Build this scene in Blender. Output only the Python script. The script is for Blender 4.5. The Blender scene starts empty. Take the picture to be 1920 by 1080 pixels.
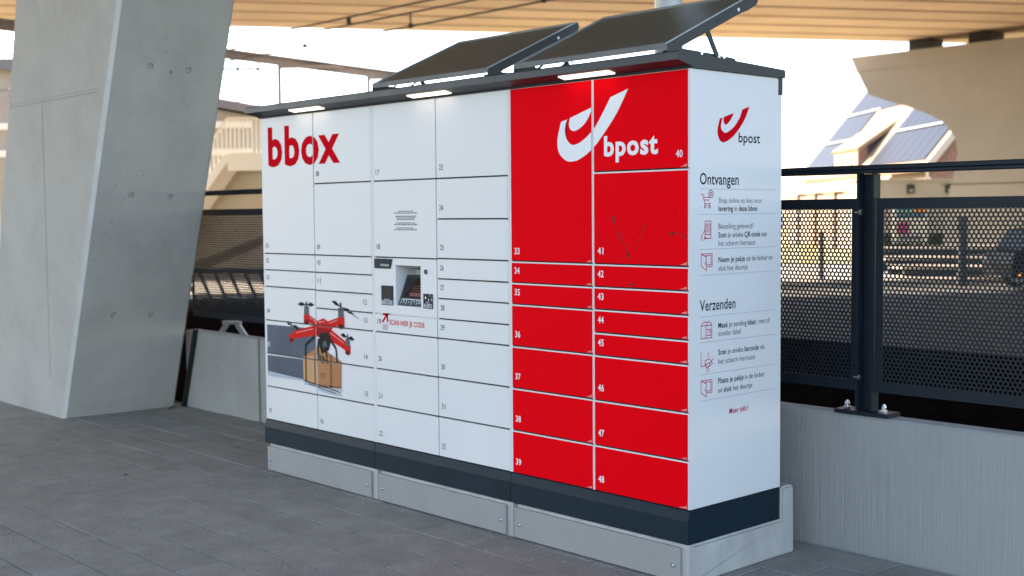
import bpy, bmesh, math, random
from mathutils import Vector, Matrix
random.seed(7)
C = bpy.context.scene.collection
S = bpy.context.scene
R = math.radians

# ------------------------------------------------------------------ camera
CAM = Vector((3.282, -4.037, 1.580))
YAW, PITCH, ROLL, LENS = R(137.312), R(-3.430), R(-0.469), 43.287
fw = Vector((math.cos(YAW)*math.cos(PITCH), math.sin(YAW)*math.cos(PITCH), math.sin(PITCH)))
rt0 = fw.cross(Vector((0, 0, 1))).normalized()
up0 = rt0.cross(fw)
rt = rt0*math.cos(ROLL) + up0*math.sin(ROLL)
up = -rt0*math.sin(ROLL) + up0*math.cos(ROLL)
cd = bpy.data.cameras.new('camera')
cam = bpy.data.objects.new('camera', cd)
C.objects.link(cam)
M = Matrix((rt, up, -fw)).transposed().to_4x4()
M.translation = CAM
cam.matrix_world = M
cd.sensor_width = 36
cd.lens = LENS
cd.clip_start = 0.05
cd.clip_end = 3000
cd.dof.use_dof = True
cd.dof.focus_distance = 5.3
cd.dof.aperture_fstop = 2.8
S.camera = cam

# ------------------------------------------------------------------ light
SUN_AZ, SUN_EL = R(176), R(27)          # direction towards the sun, from +X counter-clockwise
w = bpy.data.worlds.new('World')
S.world = w
w.use_nodes = True
nt = w.node_tree
sky = nt.nodes.new('ShaderNodeTexSky')
sky.sky_type = 'NISHITA'
sky.sun_disc = False
sky.sun_elevation = SUN_EL
sky.sun_rotation = math.pi/2 - SUN_AZ
sky.air_density = 1.0
sky.dust_density = 0.4
sky.ozone_density = 0.9
tint = nt.nodes.new('ShaderNodeMix'); tint.data_type = 'RGBA'; tint.blend_type = 'MULTIPLY'     # slightly hazier, less green air
tint.inputs[0].default_value = 1.0
tint.inputs[7].default_value = (1.045, 0.98, 0.98, 1)
nt.links.new(sky.outputs[0], tint.inputs[6])
nt.links.new(tint.outputs[2], nt.nodes['Background'].inputs[0])
nt.nodes['Background'].inputs[1].default_value = 0.12
sl = bpy.data.lights.new('sun', 'SUN')
sl.energy = 4.0
sl.angle = R(0.6)
sl.color = (1.0, 0.84, 0.66)
so = bpy.data.objects.new('sun', sl)
C.objects.link(so)
sdir = Vector((math.cos(SUN_AZ)*math.cos(SUN_EL), math.sin(SUN_AZ)*math.cos(SUN_EL), math.sin(SUN_EL)))
so.rotation_euler = sdir.to_track_quat('Z', 'Y').to_euler()
so.location = (-20, 0, 30)
S.view_settings.view_transform = 'Standard'
S.view_settings.look = 'None'
S.view_settings.gamma = 1
S.view_settings.use_curve_mapping = False
S.view_settings.exposure = 2.35
S.cycles.use_denoising = True
S.cycles.max_bounces = 10
S.cycles.diffuse_bounces = 6
S.cycles.sample_clamp_indirect = 8

# ------------------------------------------------------------------ helpers
RH = Vector((math.sin(YAW), -math.cos(YAW), 0))     # to the right of the view, level
FH = Vector((math.cos(YAW), math.sin(YAW), 0))      # into the view, level
def far(l, d, z=0.0):
    "point l metres to the right of and d metres ahead of the standpoint, z above the ground"
    p = Vector((CAM.x, CAM.y, 0)) + RH*l + FH*d
    return Vector((p.x, p.y, z))

def newmat(name):
    m = bpy.data.materials.new(name)
    m.use_nodes = True
    return m, m.node_tree, m.node_tree.nodes['Principled BSDF']

def mat(name, col, rough=0.5, metal=0.0, var=0.0, vscale=3.0, bump=0.0, bscale=60.0, stretch=None,
        spec=0.5, rnd=0.0, coat=0.0, specks=0.0, speckscale=40.0, stain=0.0, grain=0.0, stainscale=1.2, staincol=(0.3, 0.3, 0.3)):
    m, t, b = newmat(name)
    N, L = t.nodes, t.links
    b.inputs['Roughness'].default_value = rough
    b.inputs['Metallic'].default_value = metal
    b.inputs['Specular IOR Level'].default_value = spec
    b.inputs['Coat Weight'].default_value = coat
    geo = N.new('ShaderNodeNewGeometry')
    mp = N.new('ShaderNodeMapping')
    L.new(geo.outputs['Position'], mp.inputs[0])
    if stretch: mp.inputs['Scale'].default_value = stretch
    colsock = None
    rgb = N.new('ShaderNodeRGB'); rgb.outputs[0].default_value = (*col, 1)
    colsock = rgb.outputs[0]
    def mul(sock, fac_sock, lo, hi):
        mr = N.new('ShaderNodeMapRange')
        mr.inputs[1].default_value = 0.3; mr.inputs[2].default_value = 0.7
        mr.inputs[3].default_value = lo; mr.inputs[4].default_value = hi
        L.new(fac_sock, mr.inputs[0])
        mx = N.new('ShaderNodeMix'); mx.data_type = 'RGBA'; mx.blend_type = 'MULTIPLY'
        mx.inputs[0].default_value = 1
        L.new(sock, mx.inputs[6])
        L.new(mr.outputs[0], mx.inputs[7])
        return mx.outputs[2]
    if var:
        n1 = N.new('ShaderNodeTexNoise'); n1.inputs['Scale'].default_value = vscale
        n1.inputs['Detail'].default_value = 8; n1.inputs['Roughness'].default_value = 0.65
        L.new(mp.outputs[0], n1.inputs[0])
        colsock = mul(colsock, n1.outputs[0], 1-var, 1+var)
        # roughness wander
        mr = N.new('ShaderNodeMapRange'); mr.inputs[3].default_value = max(0.02, rough-0.12); mr.inputs[4].default_value = min(1, rough+0.12)
        L.new(n1.outputs[0], mr.inputs[0]); L.new(mr.outputs[0], b.inputs['Roughness'])
    if rnd:
        oi = N.new('ShaderNodeObjectInfo')
        mr = N.new('ShaderNodeMapRange'); mr.inputs[3].default_value = 1-rnd; mr.inputs[4].default_value = 1+rnd
        L.new(oi.outputs['Random'], mr.inputs[0])
        mx = N.new('ShaderNodeMix'); mx.data_type = 'RGBA'; mx.blend_type = 'MULTIPLY'; mx.inputs[0].default_value = 1
        L.new(colsock, mx.inputs[6]); L.new(mr.outputs[0], mx.inputs[7])
        colsock = mx.outputs[2]
    if specks:
        v = N.new('ShaderNodeTexVoronoi'); v.inputs['Scale'].default_value = speckscale
        L.new(geo.outputs['Position'], v.inputs[0])
        cr = N.new('ShaderNodeMapRange'); cr.inputs[1].default_value = 0.06; cr.inputs[2].default_value = 0.14
        cr.inputs[3].default_value = 1-specks; cr.inputs[4].default_value = 1
        L.new(v.outputs['Distance'], cr.inputs[0])
        n3 = N.new('ShaderNodeTexNoise'); n3.inputs['Scale'].default_value = 2.2
        L.new(geo.outputs['Position'], n3.inputs[0])
        g3 = N.new('ShaderNodeMapRange'); g3.inputs[1].default_value = 0.48; g3.inputs[2].default_value = 0.62
        L.new(n3.outputs[0], g3.inputs[0])
        mx = N.new('ShaderNodeMix'); mx.data_type = 'RGBA'; mx.blend_type = 'MULTIPLY'
        L.new(g3.outputs[0], mx.inputs[0])
        L.new(colsock, mx.inputs[6]); L.new(cr.outputs[0], mx.inputs[7])
        colsock = mx.outputs[2]
    if grain:
        n5 = N.new('ShaderNodeTexNoise'); n5.inputs['Scale'].default_value = 170; n5.inputs['Detail'].default_value = 3
        L.new(geo.outputs['Position'], n5.inputs[0])
        colsock = mul(colsock, n5.outputs[0], 1-grain, 1+grain)
    if stain:
        n4 = N.new('ShaderNodeTexNoise'); n4.inputs['Scale'].default_value = stainscale
        n4.inputs['Detail'].default_value = 10; n4.inputs['Roughness'].default_value = 0.7
        L.new(geo.outputs['Position'], n4.inputs[0])
        g4 = N.new('ShaderNodeMapRange'); g4.inputs[1].default_value = 0.57; g4.inputs[2].default_value = 0.68
        g4.inputs[4].default_value = stain
        L.new(n4.outputs[0], g4.inputs[0])
        mx = N.new('ShaderNodeMix'); mx.data_type = 'RGBA'
        L.new(g4.outputs[0], mx.inputs[0]); L.new(colsock, mx.inputs[6]); mx.inputs[7].default_value = (*staincol, 1)
        colsock = mx.outputs[2]
    L.new(colsock, b.inputs['Base Color'])
    if bump:
        n2 = N.new('ShaderNodeTexNoise'); n2.inputs['Scale'].default_value = bscale
        n2.inputs['Detail'].default_value = 6
        L.new(mp.outputs[0], n2.inputs[0])
        bp = N.new('ShaderNodeBump'); bp.inputs['Strength'].default_value = bump; bp.inputs['Distance'].default_value = 0.004
        L.new(n2.outputs[0], bp.inputs['Height']); L.new(bp.outputs[0], b.inputs['Normal'])
    return m

def emat(name, col, strength):
    m, t, b = newmat(name)
    b.inputs['Base Color'].default_value = (*col, 1)
    b.inputs['Emission Color'].default_value = (*col, 1)
    b.inputs['Emission Strength'].default_value = strength
    return m

def obj(name, bm, m, parent=None, smooth=False, label=None):
    me = bpy.data.meshes.new(name)
    if isinstance(bm, tuple):
        me.from_pydata(*bm)
    else:
        bm.to_mesh(me); bm.free()
    if smooth:
        for p in me.polygons: p.use_smooth = True
    for mm in (m if isinstance(m, (list, tuple)) else [m]): me.materials.append(mm)
    o = bpy.data.objects.new(name, me)
    C.objects.link(o)
    if parent: o.parent = parent
    if label: o['label'] = label
    return o

def thing(name, label, cat, group=None, loc=(0, 0, 0)):
    o = bpy.data.objects.new(name, None)
    C.objects.link(o); o.location = loc
    return tag(o, label, cat, group)
def tag(o, label, cat, group=None):
    o['label'] = label; o['category'] = cat
    if group: o['group'] = group
    return o
def struct(o, kind='structure'):
    o['kind'] = kind
    return o
def share(src, parent, loc=None, rot=None, name=None):
    o = src.copy(); C.objects.link(o); o.parent = parent
    if loc is not None: o.location = loc
    if rot is not None: o.rotation_euler = rot
    return o

def box(bm, x0, x1, y0, y1, z0, z1, bev=0.0, seg=1, M=None):
    vs = [bm.verts.new((x, y, z)) for x in (x0, x1) for y in (y0, y1) for z in (z0, z1)]
    fs = [(0, 1, 3, 2), (4, 6, 7, 5), (0, 4, 5, 1), (2, 3, 7, 6), (0, 2, 6, 4), (1, 5, 7, 3)]
    faces = [bm.faces.new([vs[i] for i in f]) for f in fs]
    geom = vs
    if bev:
        es = list({e for f in faces for e in f.edges})
        r = bmesh.ops.bevel(bm, geom=es, offset=bev, segments=seg, affect='EDGES', profile=0.5)
        geom = list({v for f in r['faces'] for v in f.verts} | {v for v in vs if v.is_valid})
    if M is not None: bmesh.ops.transform(bm, matrix=M, verts=geom)
    return bm
def bx(*a, **k):
    bm = bmesh.new(); return box(bm, *a, **k)
def cyl(bm, p0, p1, r0, r1=None, n=12, caps=True):
    p0, p1 = Vector(p0), Vector(p1)
    r1 = r0 if r1 is None else r1
    d = (p1-p0)
    q = d.to_track_quat('Z', 'Y')
    a, b = [], []
    for i in range(n):
        c = Vector((math.cos(2*math.pi*i/n), math.sin(2*math.pi*i/n), 0))
        a.append(bm.verts.new(p0+q@(c*r0))); b.append(bm.verts.new(p1+q@(c*r1)))
    for i in range(n):
        j = (i+1) % n
        bm.faces.new((a[i], a[j], b[j], b[i]))
    if caps:
        bm.faces.new(a[::-1]); bm.faces.new(b)
    return bm
def tube(*a, **k):
    bm = bmesh.new(); return cyl(bm, *a, **k)
def prism(bm, pts, f, t0, t1):
    "polygon pts (u,v) pushed from t0 to t1; f(u,v,t) -> xyz"
    a = [bm.verts.new(f(u, v, t0)) for u, v in pts]
    b = [bm.verts.new(f(u, v, t1)) for u, v in pts]
    n = len(pts)
    bm.faces.new(a); bm.faces.new(b[::-1])
    for i in range(n):
        j = (i+1) % n
        bm.faces.new((a[i], b[i], b[j], a[j]))
    bmesh.ops.recalc_face_normals(bm, faces=bm.faces[:])
    return bm
def pr(pts, f, t0, t1):
    bm = bmesh.new(); return prism(bm, pts, f, t0, t1)
def bar(bm, p0, p1, w, h, upv=(0, 0, 1)):
    "a straight bar of section w x h between two points"
    p0, p1 = Vector(p0), Vector(p1)
    d = (p1-p0).normalized(); s = d.cross(Vector(upv)).normalized(); u = s.cross(d)
    vs = [bm.verts.new(p + s*(a*w/2) + u*(b*h/2)) for p in (p0, p1) for a, b in ((-1, -1), (1, -1), (1, 1), (-1, 1))]
    for f in ((0, 1, 2, 3), (7, 6, 5, 4), (0, 4, 5, 1), (1, 5, 6, 2), (2, 6, 7, 3), (3, 7, 4, 0)):
        bm.faces.new([vs[i] for i in f])
    return bm
XYZ_X = lambda y, z, t: (t, y, z)      # polygon in (y,z), pushed along x
XYZ_Y = lambda x, z, t: (x, t, z)      # polygon in (x,z), pushed along y

# ---- lettering: each glyph is triangulated once, text is laid out from the cache
GL = {}
def glyph(ch, bold):
    k = (ch, bold)
    if k in GL: return GL[k]
    def mk(body):
        cu = bpy.data.curves.new('glyph', 'FONT'); cu.body = body; cu.resolution_u = 3
        cu.offset = (0.0, 0.017, 0.032, 0.010)[int(bold)]
        o = bpy.data.objects.new('glyph', cu); C.objects.link(o)
        dg = bpy.context.evaluated_depsgraph_get(); dg.update()
        me = bpy.data.meshes.new_from_object(o.evaluated_get(dg))
        v = [(p.co.x, p.co.y) for p in me.vertices]; f = [tuple(p.vertices) for p in me.polygons]
        bpy.data.objects.remove(o); bpy.data.curves.remove(cu); bpy.data.meshes.remove(me)
        return v, f
    v, f = mk(ch) if ch != ' ' else ([], [])
    v1, _ = mk('|' + ch + '|'); v2, _ = mk('||')
    adv = (max(p[0] for p in v1)-min(p[0] for p in v1)) - (max(p[0] for p in v2)-min(p[0] for p in v2))
    GL[k] = (v, f, adv + (0.0, 0.024, 0.05, 0.015)[int(bold)])
    return GL[k]
CAPH = max(p[1] for p in glyph('H', False)[0])
def text_uv(segs, cap, width=None, xs=0.82, slant=0.0):
    "flat text; segs = [(string, bold)], cap = capital height in metres; fitted to width when given"
    if isinstance(segs, str): segs = [(segs, False)]
    V, F, x = [], [], 0.0
    for s, b in segs:
        for ch in s:
            v, f, a = glyph(ch, b)
            n = len(V)
            V += [(p[0]+x, p[1]) for p in v]; F += [tuple(i+n for i in q) for q in f]
            x += a
    k = cap/CAPH
    kx = k*xs if width is None else width/max(1e-6, max(p[0] for p in V)-min(p[0] for p in V))
    x0 = min(p[0] for p in V)
    return [((p[0]-x0)*kx + p[1]*k*slant, p[1]*k) for p in V], F
def flat(name, uv, m, f, parent=None, label=None):
    V, F = uv
    return obj(name, ([f(u, v) for u, v in V], [], F), m, parent, label=label)
def poly_uv(*polys):
    V, F = [], []
    for p in polys:
        n = len(V); V += list(p); F.append(tuple(range(n, n+len(p))))
    return V, F
def line_uv(paths, wd):
    "thin printed strokes"
    V, F = [], []
    for p in paths:
        for (a, b), (c, d) in zip(p, p[1:]):
            l = math.hypot(c-a, d-b) or 1
            nx, ny = -(d-b)/l*wd/2, (c-a)/l*wd/2
            ex, ey = (c-a)/l*wd/2, (d-b)/l*wd/2
            n = len(V)
            V += [(a+nx-ex, b+ny-ey), (a-nx-ex, b-ny-ey), (c-nx+ex, d-ny+ey), (c+nx+ex, d+ny+ey)]
            F.append((n, n+1, n+2, n+3))
    return V, F
def shift(uv, du, dv):
    return [(u+du, v+dv) for u, v in uv[0]], uv[1]
def clip(uv, x0, x1, z0, z1):
    "cut a flat print to the rectangle of one door"
    bm = bmesh.new()
    vs = [bm.verts.new((u, 0, v)) for u, v in uv[0]]
    for f in uv[1]:
        try: bm.faces.new([vs[i] for i in f])
        except ValueError: pass
    bmesh.ops.triangulate(bm, faces=bm.faces[:])
    for co, no in (((x0, 0, 0), (-1, 0, 0)), ((x1, 0, 0), (1, 0, 0)), ((0, 0, z0), (0, 0, -1)), ((0, 0, z1), (0, 0, 1))):
        bmesh.ops.bisect_plane(bm, geom=bm.verts[:]+bm.edges[:]+bm.faces[:], plane_co=co, plane_no=no, clear_outer=True)
    bm.verts.index_update()
    out = ([(v.co.x, v.co.z) for v in bm.verts], [tuple(v.index for v in f.verts) for f in bm.faces])
    bm.free()
    return out

def leaves(name, m, centre_fn, n, size, parent=None, flatten=0.6):
    "n small leaf quads at random places given by centre_fn()"
    V, F = [], []
    for i in range(n):
        c = centre_fn()
        a = Vector((random.gauss(0, 1), random.gauss(0, 1), random.gauss(0, flatten))).normalized()
        b = a.orthogonal().normalized(); b.rotate(Matrix.Rotation(random.random()*6.28, 3, a))
        s = size*random.uniform(0.6, 1.3)
        k = len(V)
        V += [c+a*s, c+b*s*0.45, c-a*s, c-b*s*0.45]; F.append((k, k+1, k+2, k+3))
    return obj(name, ([tuple(v) for v in V], [], F), m, parent)

# ------------------------------------------------------------------ materials
m_conc = mat('concrete_fair', (0.375, 0.366, 0.338), 0.78, spec=0.3, var=0.14, vscale=1.8, bump=0.35, bscale=70, specks=0.75, speckscale=24, stain=0.18, stainscale=0.9, staincol=(0.28, 0.28, 0.26))
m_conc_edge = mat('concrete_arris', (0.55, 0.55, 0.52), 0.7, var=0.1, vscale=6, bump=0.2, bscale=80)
m_conc_brush = mat('concrete_brushed', (0.315, 0.315, 0.30), 0.8, var=0.10, vscale=30.0, bump=0.9, bscale=34, stretch=(4.0, 4.0, 0.06), specks=0.25, speckscale=70, stain=0.2, stainscale=1.4, staincol=(0.20, 0.20, 0.19))
m_conc_block = mat('concrete_block', (0.42, 0.42, 0.40), 0.8, spec=0.3, stain=0.35, stainscale=3.0, staincol=(0.27, 0.27, 0.255), var=0.18, vscale=5, bump=0.35, bscale=70, stretch=(1, 1, 0.45), specks=0.4, speckscale=45)
m_conc_deck = mat('concrete_deck', (0.64, 0.475, 0.305), 0.8, var=0.13, vscale=0.35, bump=0.2, bscale=20, rnd=0.10, stain=0.5, stainscale=0.5, staincol=(0.44, 0.31, 0.18))
m_conc_pier = mat('concrete_pier', (0.325, 0.30, 0.25), 0.8, stain=0.25, stainscale=0.6, staincol=(0.22, 0.20, 0.17), var=0.10, vscale=0.5, bump=0.1, bscale=8)
m_conc_stair = mat('concrete_stair', (0.50, 0.42, 0.31), 0.8, var=0.10, vscale=0.8)
m_paver = mat('paver_grey', (0.290, 0.274, 0.242), 0.9, spec=0.10, grain=0.35, var=0.16, vscale=5, bump=0.8, bscale=240, rnd=0.05, specks=0.5, speckscale=60, stain=0.42, stainscale=1.3, staincol=(0.36, 0.355, 0.35))
m_joint = mat('joint_sand', (0.022, 0.020, 0.018), 1.0, spec=0.0, var=0.3, vscale=20, bump=0.4, bscale=200)
m_asphalt = mat('asphalt', (0.070, 0.068, 0.065), 0.9, var=0.25, vscale=1.2, bump=0.5, bscale=120)
m_soil = mat('dark_ballast', (0.008, 0.006, 0.0055), 1.0, spec=0.0, var=0.4, vscale=5, bump=0.8, bscale=40)
m_kerb = mat('pale_paving', (0.42, 0.38, 0.33), 0.85, var=0.15, vscale=0.8)
m_lawn = mat('dry_grass', (0.36, 0.31, 0.12), 0.95, var=0.35, vscale=1.5, bump=0.6, bscale=30)
m_white = mat('white_coated_steel', (0.69, 0.685, 0.68), 0.42, spec=0.3, var=0.025, vscale=2.0, bump=0.03, bscale=5, stain=0.10, stainscale=2.2, staincol=(0.55, 0.54, 0.52))
m_white_frame = mat('white_frame', (0.71, 0.705, 0.70), 0.45, spec=0.2)
m_red = mat('red_coated_steel', (0.80, 0.0003, 0.006), 0.65, spec=0.02, var=0.03, vscale=2.0, bump=0.02, bscale=6)
m_navy = mat('blue_black_steel', (0.010, 0.022, 0.032), 0.5, spec=0.12, var=0.12, vscale=4)
m_navy_top = mat('blue_black_roof', (0.020, 0.028, 0.034), 0.5, var=0.15, vscale=6)
m_fence = mat('fence_paint', (0.008, 0.014, 0.021), 0.42, spec=0.22, var=0.15, vscale=5)
m_black = mat('black_plastic', (0.008, 0.008, 0.009), 0.5)
m_seal = mat('dark_gap_seal', (0.006, 0.006, 0.006), 0.8)
m_grey_panel = mat('grey_cover_panel', (0.30, 0.295, 0.285), 0.55, spec=0.2, var=0.05, vscale=3, stain=0.12, stainscale=2.5, staincol=(0.22, 0.22, 0.21))
m_bolt = mat('bright_bolt', (0.65, 0.66, 0.68), 0.25, metal=1.0)
m_galv = mat('galvanised_steel', (0.42, 0.44, 0.46), 0.5, metal=0.6, var=0.12, vscale=9)
m_alu = mat('anodised_frame', (0.42, 0.45, 0.47), 0.4, metal=0.7, var=0.06, vscale=20, stretch=(0.3, 4, 4))
m_back = mat('module_backsheet', (0.07, 0.07, 0.065), 0.35)
m_ink = mat('dark_print', (0.020, 0.026, 0.036), 0.75, spec=0.01)
m_ink_soft = mat('grey_print', (0.10, 0.11, 0.13), 0.75, spec=0.01)
m_rule = mat('rule_print', (0.36, 0.38, 0.42), 0.5)
m_pr_red = mat('red_print', (0.58, 0.003, 0.012), 0.75, spec=0.01)
m_pr_icon = mat('icon_print', (0.50, 0.02, 0.09), 0.75, spec=0.01)
m_pr_white = mat('white_print', (0.80, 0.81, 0.82), 0.75, spec=0.01)
m_pr_pink = mat('pale_pink_print', (0.62, 0.42, 0.50), 0.75, spec=0.01)
m_led = emat('lamp_diffuser', (1.0, 0.85, 0.68), 0.45)
m_scratch = mat('scuff_black', (0.01, 0.006, 0.008), 0.7)
m_glint = mat('pink_corner_reflection', (0.72, 0.22, 0.20), 0.7, spec=0.02, var=0.3, vscale=60)

# photovoltaic cell with fine busbars
m_cell, t, b = newmat('solar_cell')
geo = t.nodes.new('ShaderNodeTexCoord')
wv = t.nodes.new('ShaderNodeTexWave'); wv.wave_type = 'BANDS'; wv.bands_direction = 'X'; wv.inputs['Scale'].default_value = 10.0
t.links.new(geo.outputs['Object'], wv.inputs[0])
mr = t.nodes.new('ShaderNodeMapRange'); mr.inputs[1].default_value = 0.93; mr.inputs[2].default_value = 0.99
t.links.new(wv.outputs['Fac'], mr.inputs[0])
mx = t.nodes.new('ShaderNodeMix'); mx.data_type = 'RGBA'
mx.inputs[6].default_value = (0.058, 0.056, 0.042, 1); mx.inputs[7].default_value = (0.26, 0.26, 0.22, 1)
t.links.new(mr.outputs[0], mx.inputs[0]); t.links.new(mx.outputs[2], b.inputs['Base Color'])
b.inputs['Roughness'].default_value = 0.28

# ------------------------------------------------------------------ ground
bm = bmesh.new(); bm.faces.new([bm.verts.new(p) for p in ((-900, -900, -0.03), (900, -900, -0.03), (900, 900, -0.03), (-900, 900, -0.03))])
struct(obj('ground', bm, m_asphalt))
def sheet(name, pts, z, m):
    bm = bmesh.new(); bm.faces.new([bm.verts.new((p[0], p[1], z)) for p in pts])
    bmesh.ops.recalc_face_normals(bm, faces=bm.faces[:])
    o = obj(name, bm, m); struct(o); return o
# strip of dark bed behind the parapet, then the road, then sunlit paving and lawn
sheet('track_bed', [(-30, 1.05), (14, 1.05), (14, 9.2), (-30, 9.2)], -0.024, m_soil)
dd = Vector((0.5126, 0.8586, 0)); nn = Vector((0.8586, -0.5126, 0))      # along / across the viaduct
def via(s, t, z): 
    p = dd*s + nn*t
    return Vector((p.x, p.y, z))
def vsheet(name, s0, s1, t0, t1, z, m):
    return sheet(name, [via(s0, t0, 0), via(s1, t0, 0), via(s1, t1, 0), via(s0, t1, 0)], z, m)
vsheet('plaza', -60, 80, -30, -19.6, -0.020, m_kerb)
vsheet('lawn', -80, 140, -110, -30.4, -0.016, m_lawn)
o = obj('kerb', pr([(-19.6, -0.03), (-19.6, 0.10), (-19.42, 0.10), (-19.40, 0.085), (-19.40, -0.03)], lambda t, z, s: via(s, t, z), -60, 80), m_kerb); struct(o)

# paving: running bond rows along the locker front
PW, PL, GAP = 0.24, 0.40, 0.008
pav = sheet('pavement', [(-16, -7), (12, -7), (12, 0.9), (-16, 0.9)], -0.012, m_joint)
def inview(x, y, z=0.0, mar=0.06):
    d = Vector((x, y, z))-CAM
    zc = d.dot(fw)
    if zc < 0.3: return False
    u = d.dot(rt)/zc*LENS/36; v = d.dot(up)/zc*LENS/36
    return abs(u) < 0.5+mar and abs(v) < 0.28125+mar
pb = bx(0, PL-GAP, 0, PW-GAP, -0.06, 0.0, bev=0.0022)
pm = bpy.data.meshes.new('paver'); pb.to_mesh(pm); pb.free(); pm.materials.append(m_paver)
cand = []
for j in range(-28, 4):
    y = 0.70 + j*PW - 0.02
    if y > 0.9: continue
    for i in range(-40, 30):
        x = i*PL + (PL/2 if j % 2 else 0.0) + 0.07
        if y+PW > 0.93 and True: continue
        cand.append((x, y, inview(x+PL/2, y+PW/2)))
vis = [c for c in cand if c[2] and c[1] < 0.88 and not (-3.3 < c[0] < -0.4 and 0.02 < c[1] < 0.5) and not (-7.7 < c[0] < -6.6 and 0.0 < c[1] < 0.55)]
vis.sort(key=lambda c: (c[0]-CAM.x)**2+(c[1]-CAM.y)**2)
vis = vis[:300]
vs = set((c[0], c[1]) for c in vis)
for x, y, q in vis:
    o = bpy.data.objects.new('paver', pm); C.objects.link(o); o.parent = pav
    o.location = (x, y, random.gauss(0, 0.0008))
    o.rotation_euler = (random.gauss(0, 0.0018), random.gauss(0, 0.0014), random.gauss(0, 0.0012))
bm = bmesh.new()
for x, y, q in cand:
    if (x, y) not in vs and -14 < x < 9: box(bm, x, x+PL-GAP, y, y+PW-GAP, -0.011, random.gauss(0, 0.0008))
struct(obj('paver_field', bm, m_paver, pav), 'stuff')

# ------------------------------------------------------------------ viaduct overhead, column and pier
ZS = 6.5
T_FAR, BW, T_NEAR, S0, S1 = -28.42, 1.335, 4.0, -14.0, 75.0  # unseen near part shades the locker; its edges are placed for the light
vd = thing('concrete_viaduct', 'wide concrete viaduct deck of long parallel beams spanning high overhead', 'bridge')
nb = int((T_NEAR-T_FAR)/BW)
prof = lambda t0: [(t0+0.17, ZS), (t0+BW-0.17, ZS), (t0+BW-0.13, ZS+0.06), (t0+BW-0.12, ZS+0.85), (t0+0.12, ZS+0.85), (t0+0.13, ZS+0.06)]
for k in range(nb):
    t0 = T_FAR + k*BW
    o = obj('deck_beam', pr(prof(0), lambda t, z, s: via(s, t, z), S0, S1), m_conc_deck, vd) if k == 0 else share(b0, vd)
    if k == 0: b0 = o
    o.location = nn*t0
o = obj('deck_slab', pr([(T_FAR-0.1, ZS+0.86), (T_FAR+nb*BW, ZS+0.86), (T_FAR+nb*BW, ZS+1.1), (T_FAR-0.1, ZS+1.1)], lambda t, z, s: via(s, t, z), S0, S1), m_conc_deck, vd)
o = obj('parapet', pr([(T_FAR-0.3, ZS+0.55), (T_FAR-0.1, ZS+0.55), (T_FAR-0.1, ZS+1.9), (T_FAR-0.3, ZS+1.9)], lambda t, z, s: via(s, t, z), S0, S1), m_conc_deck, vd)

# leaning column on the left
col = thing('bridge_column', 'smooth grey leaning concrete column left of the parcel locker', 'column')
Zc = 6.48
Acx = lambda z: -6.2 + 0.379*z      # near edge
Bcx = lambda z: -6.138 + 0.350*z    # right rear edge
Ccx = lambda z: -7.80 + 0.267*z     # left edge
ch = 0.028
ring = []
for z in [Zc*q/16 for q in range(17)]:
    ring.append([Vector((Acx(z)-ch, -0.118, z)), Vector((Acx(z), -0.118+ch, z)), Vector((Bcx(z), 0.809-0.02, z)), Vector((Bcx(z)-0.02, 0.809, z)),
                 Vector((Ccx(z)+ch, 0.809, z)), Vector((Ccx(z), 0.809-ch, z)), Vector((Ccx(z), -0.118+ch, z)), Vector((Ccx(z)+ch, -0.118, z))])
bm = bmesh.new()
rv = [[bm.verts.new(v) for v in r_] for r_ in ring]
bm.faces.new(rv[0][::-1]); bm.faces.new(rv[-1])
for lo, hi in zip(rv, rv[1:]):
    for i in range(8):
        j = (i+1) % 8
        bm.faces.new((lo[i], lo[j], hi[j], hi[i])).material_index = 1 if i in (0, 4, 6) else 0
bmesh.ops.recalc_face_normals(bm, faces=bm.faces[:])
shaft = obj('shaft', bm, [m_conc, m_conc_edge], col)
# cast joints and form tie holes, cut in
cut = bmesh.new()
box(cut, -7.9, -5.42, -0.2, -0.118+0.006, 2.482, 2.496)
box(cut, -7.9, -5.42, -0.2, -0.118+0.004, 2.512, 2.520)
box(cut, -6.424, -6.414, -0.2, -0.118+0.007, 0.3, 2.47)
def on_right(y, z):
    f = (y+0.09)/(0.809-0.02+0.09)
    return Vector((Acx(z)*(1-f)+Bcx(z)*f, y, z))
nrm = Vector((1, 0, -0.36)).normalized()
holes = [(0.193, 2.683), (0.505, 2.676), (0.188, 1.743), (0.502, 1.732), (0.176, 0.818), (0.488, 0.803)]
for y, z in holes:
    p = on_right(y, z)
    cyl(cut, p-nrm*0.020, p+nrm*0.05, 0.023, 0.030, 20)
co = obj('cut', cut, m_conc)
md = shaft.modifiers.new('cut', 'BOOLEAN'); md.object = co; md.solver = 'EXACT'
dg = bpy.context.evaluated_depsgraph_get(); dg.update()
me2 = bpy.data.meshes.new_from_object(shaft.evaluated_get(dg))
shaft.modifiers.clear(); shaft.data = me2
bpy.data.objects.remove(co)
for y, z in holes:
    p = on_right(y, z)
    obj('tie_hole_plug', tube(p-nrm*0.0215, p-nrm*0.016, 0.016, 0.014, 16), m_conc, col)
p = on_right(0.359, 2.658)
bm = tube(p-nrm*0.01, p+nrm*0.03, 0.010, 0.006, 8)
obj('anchor_stub', bm, m_galv, col)

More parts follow.
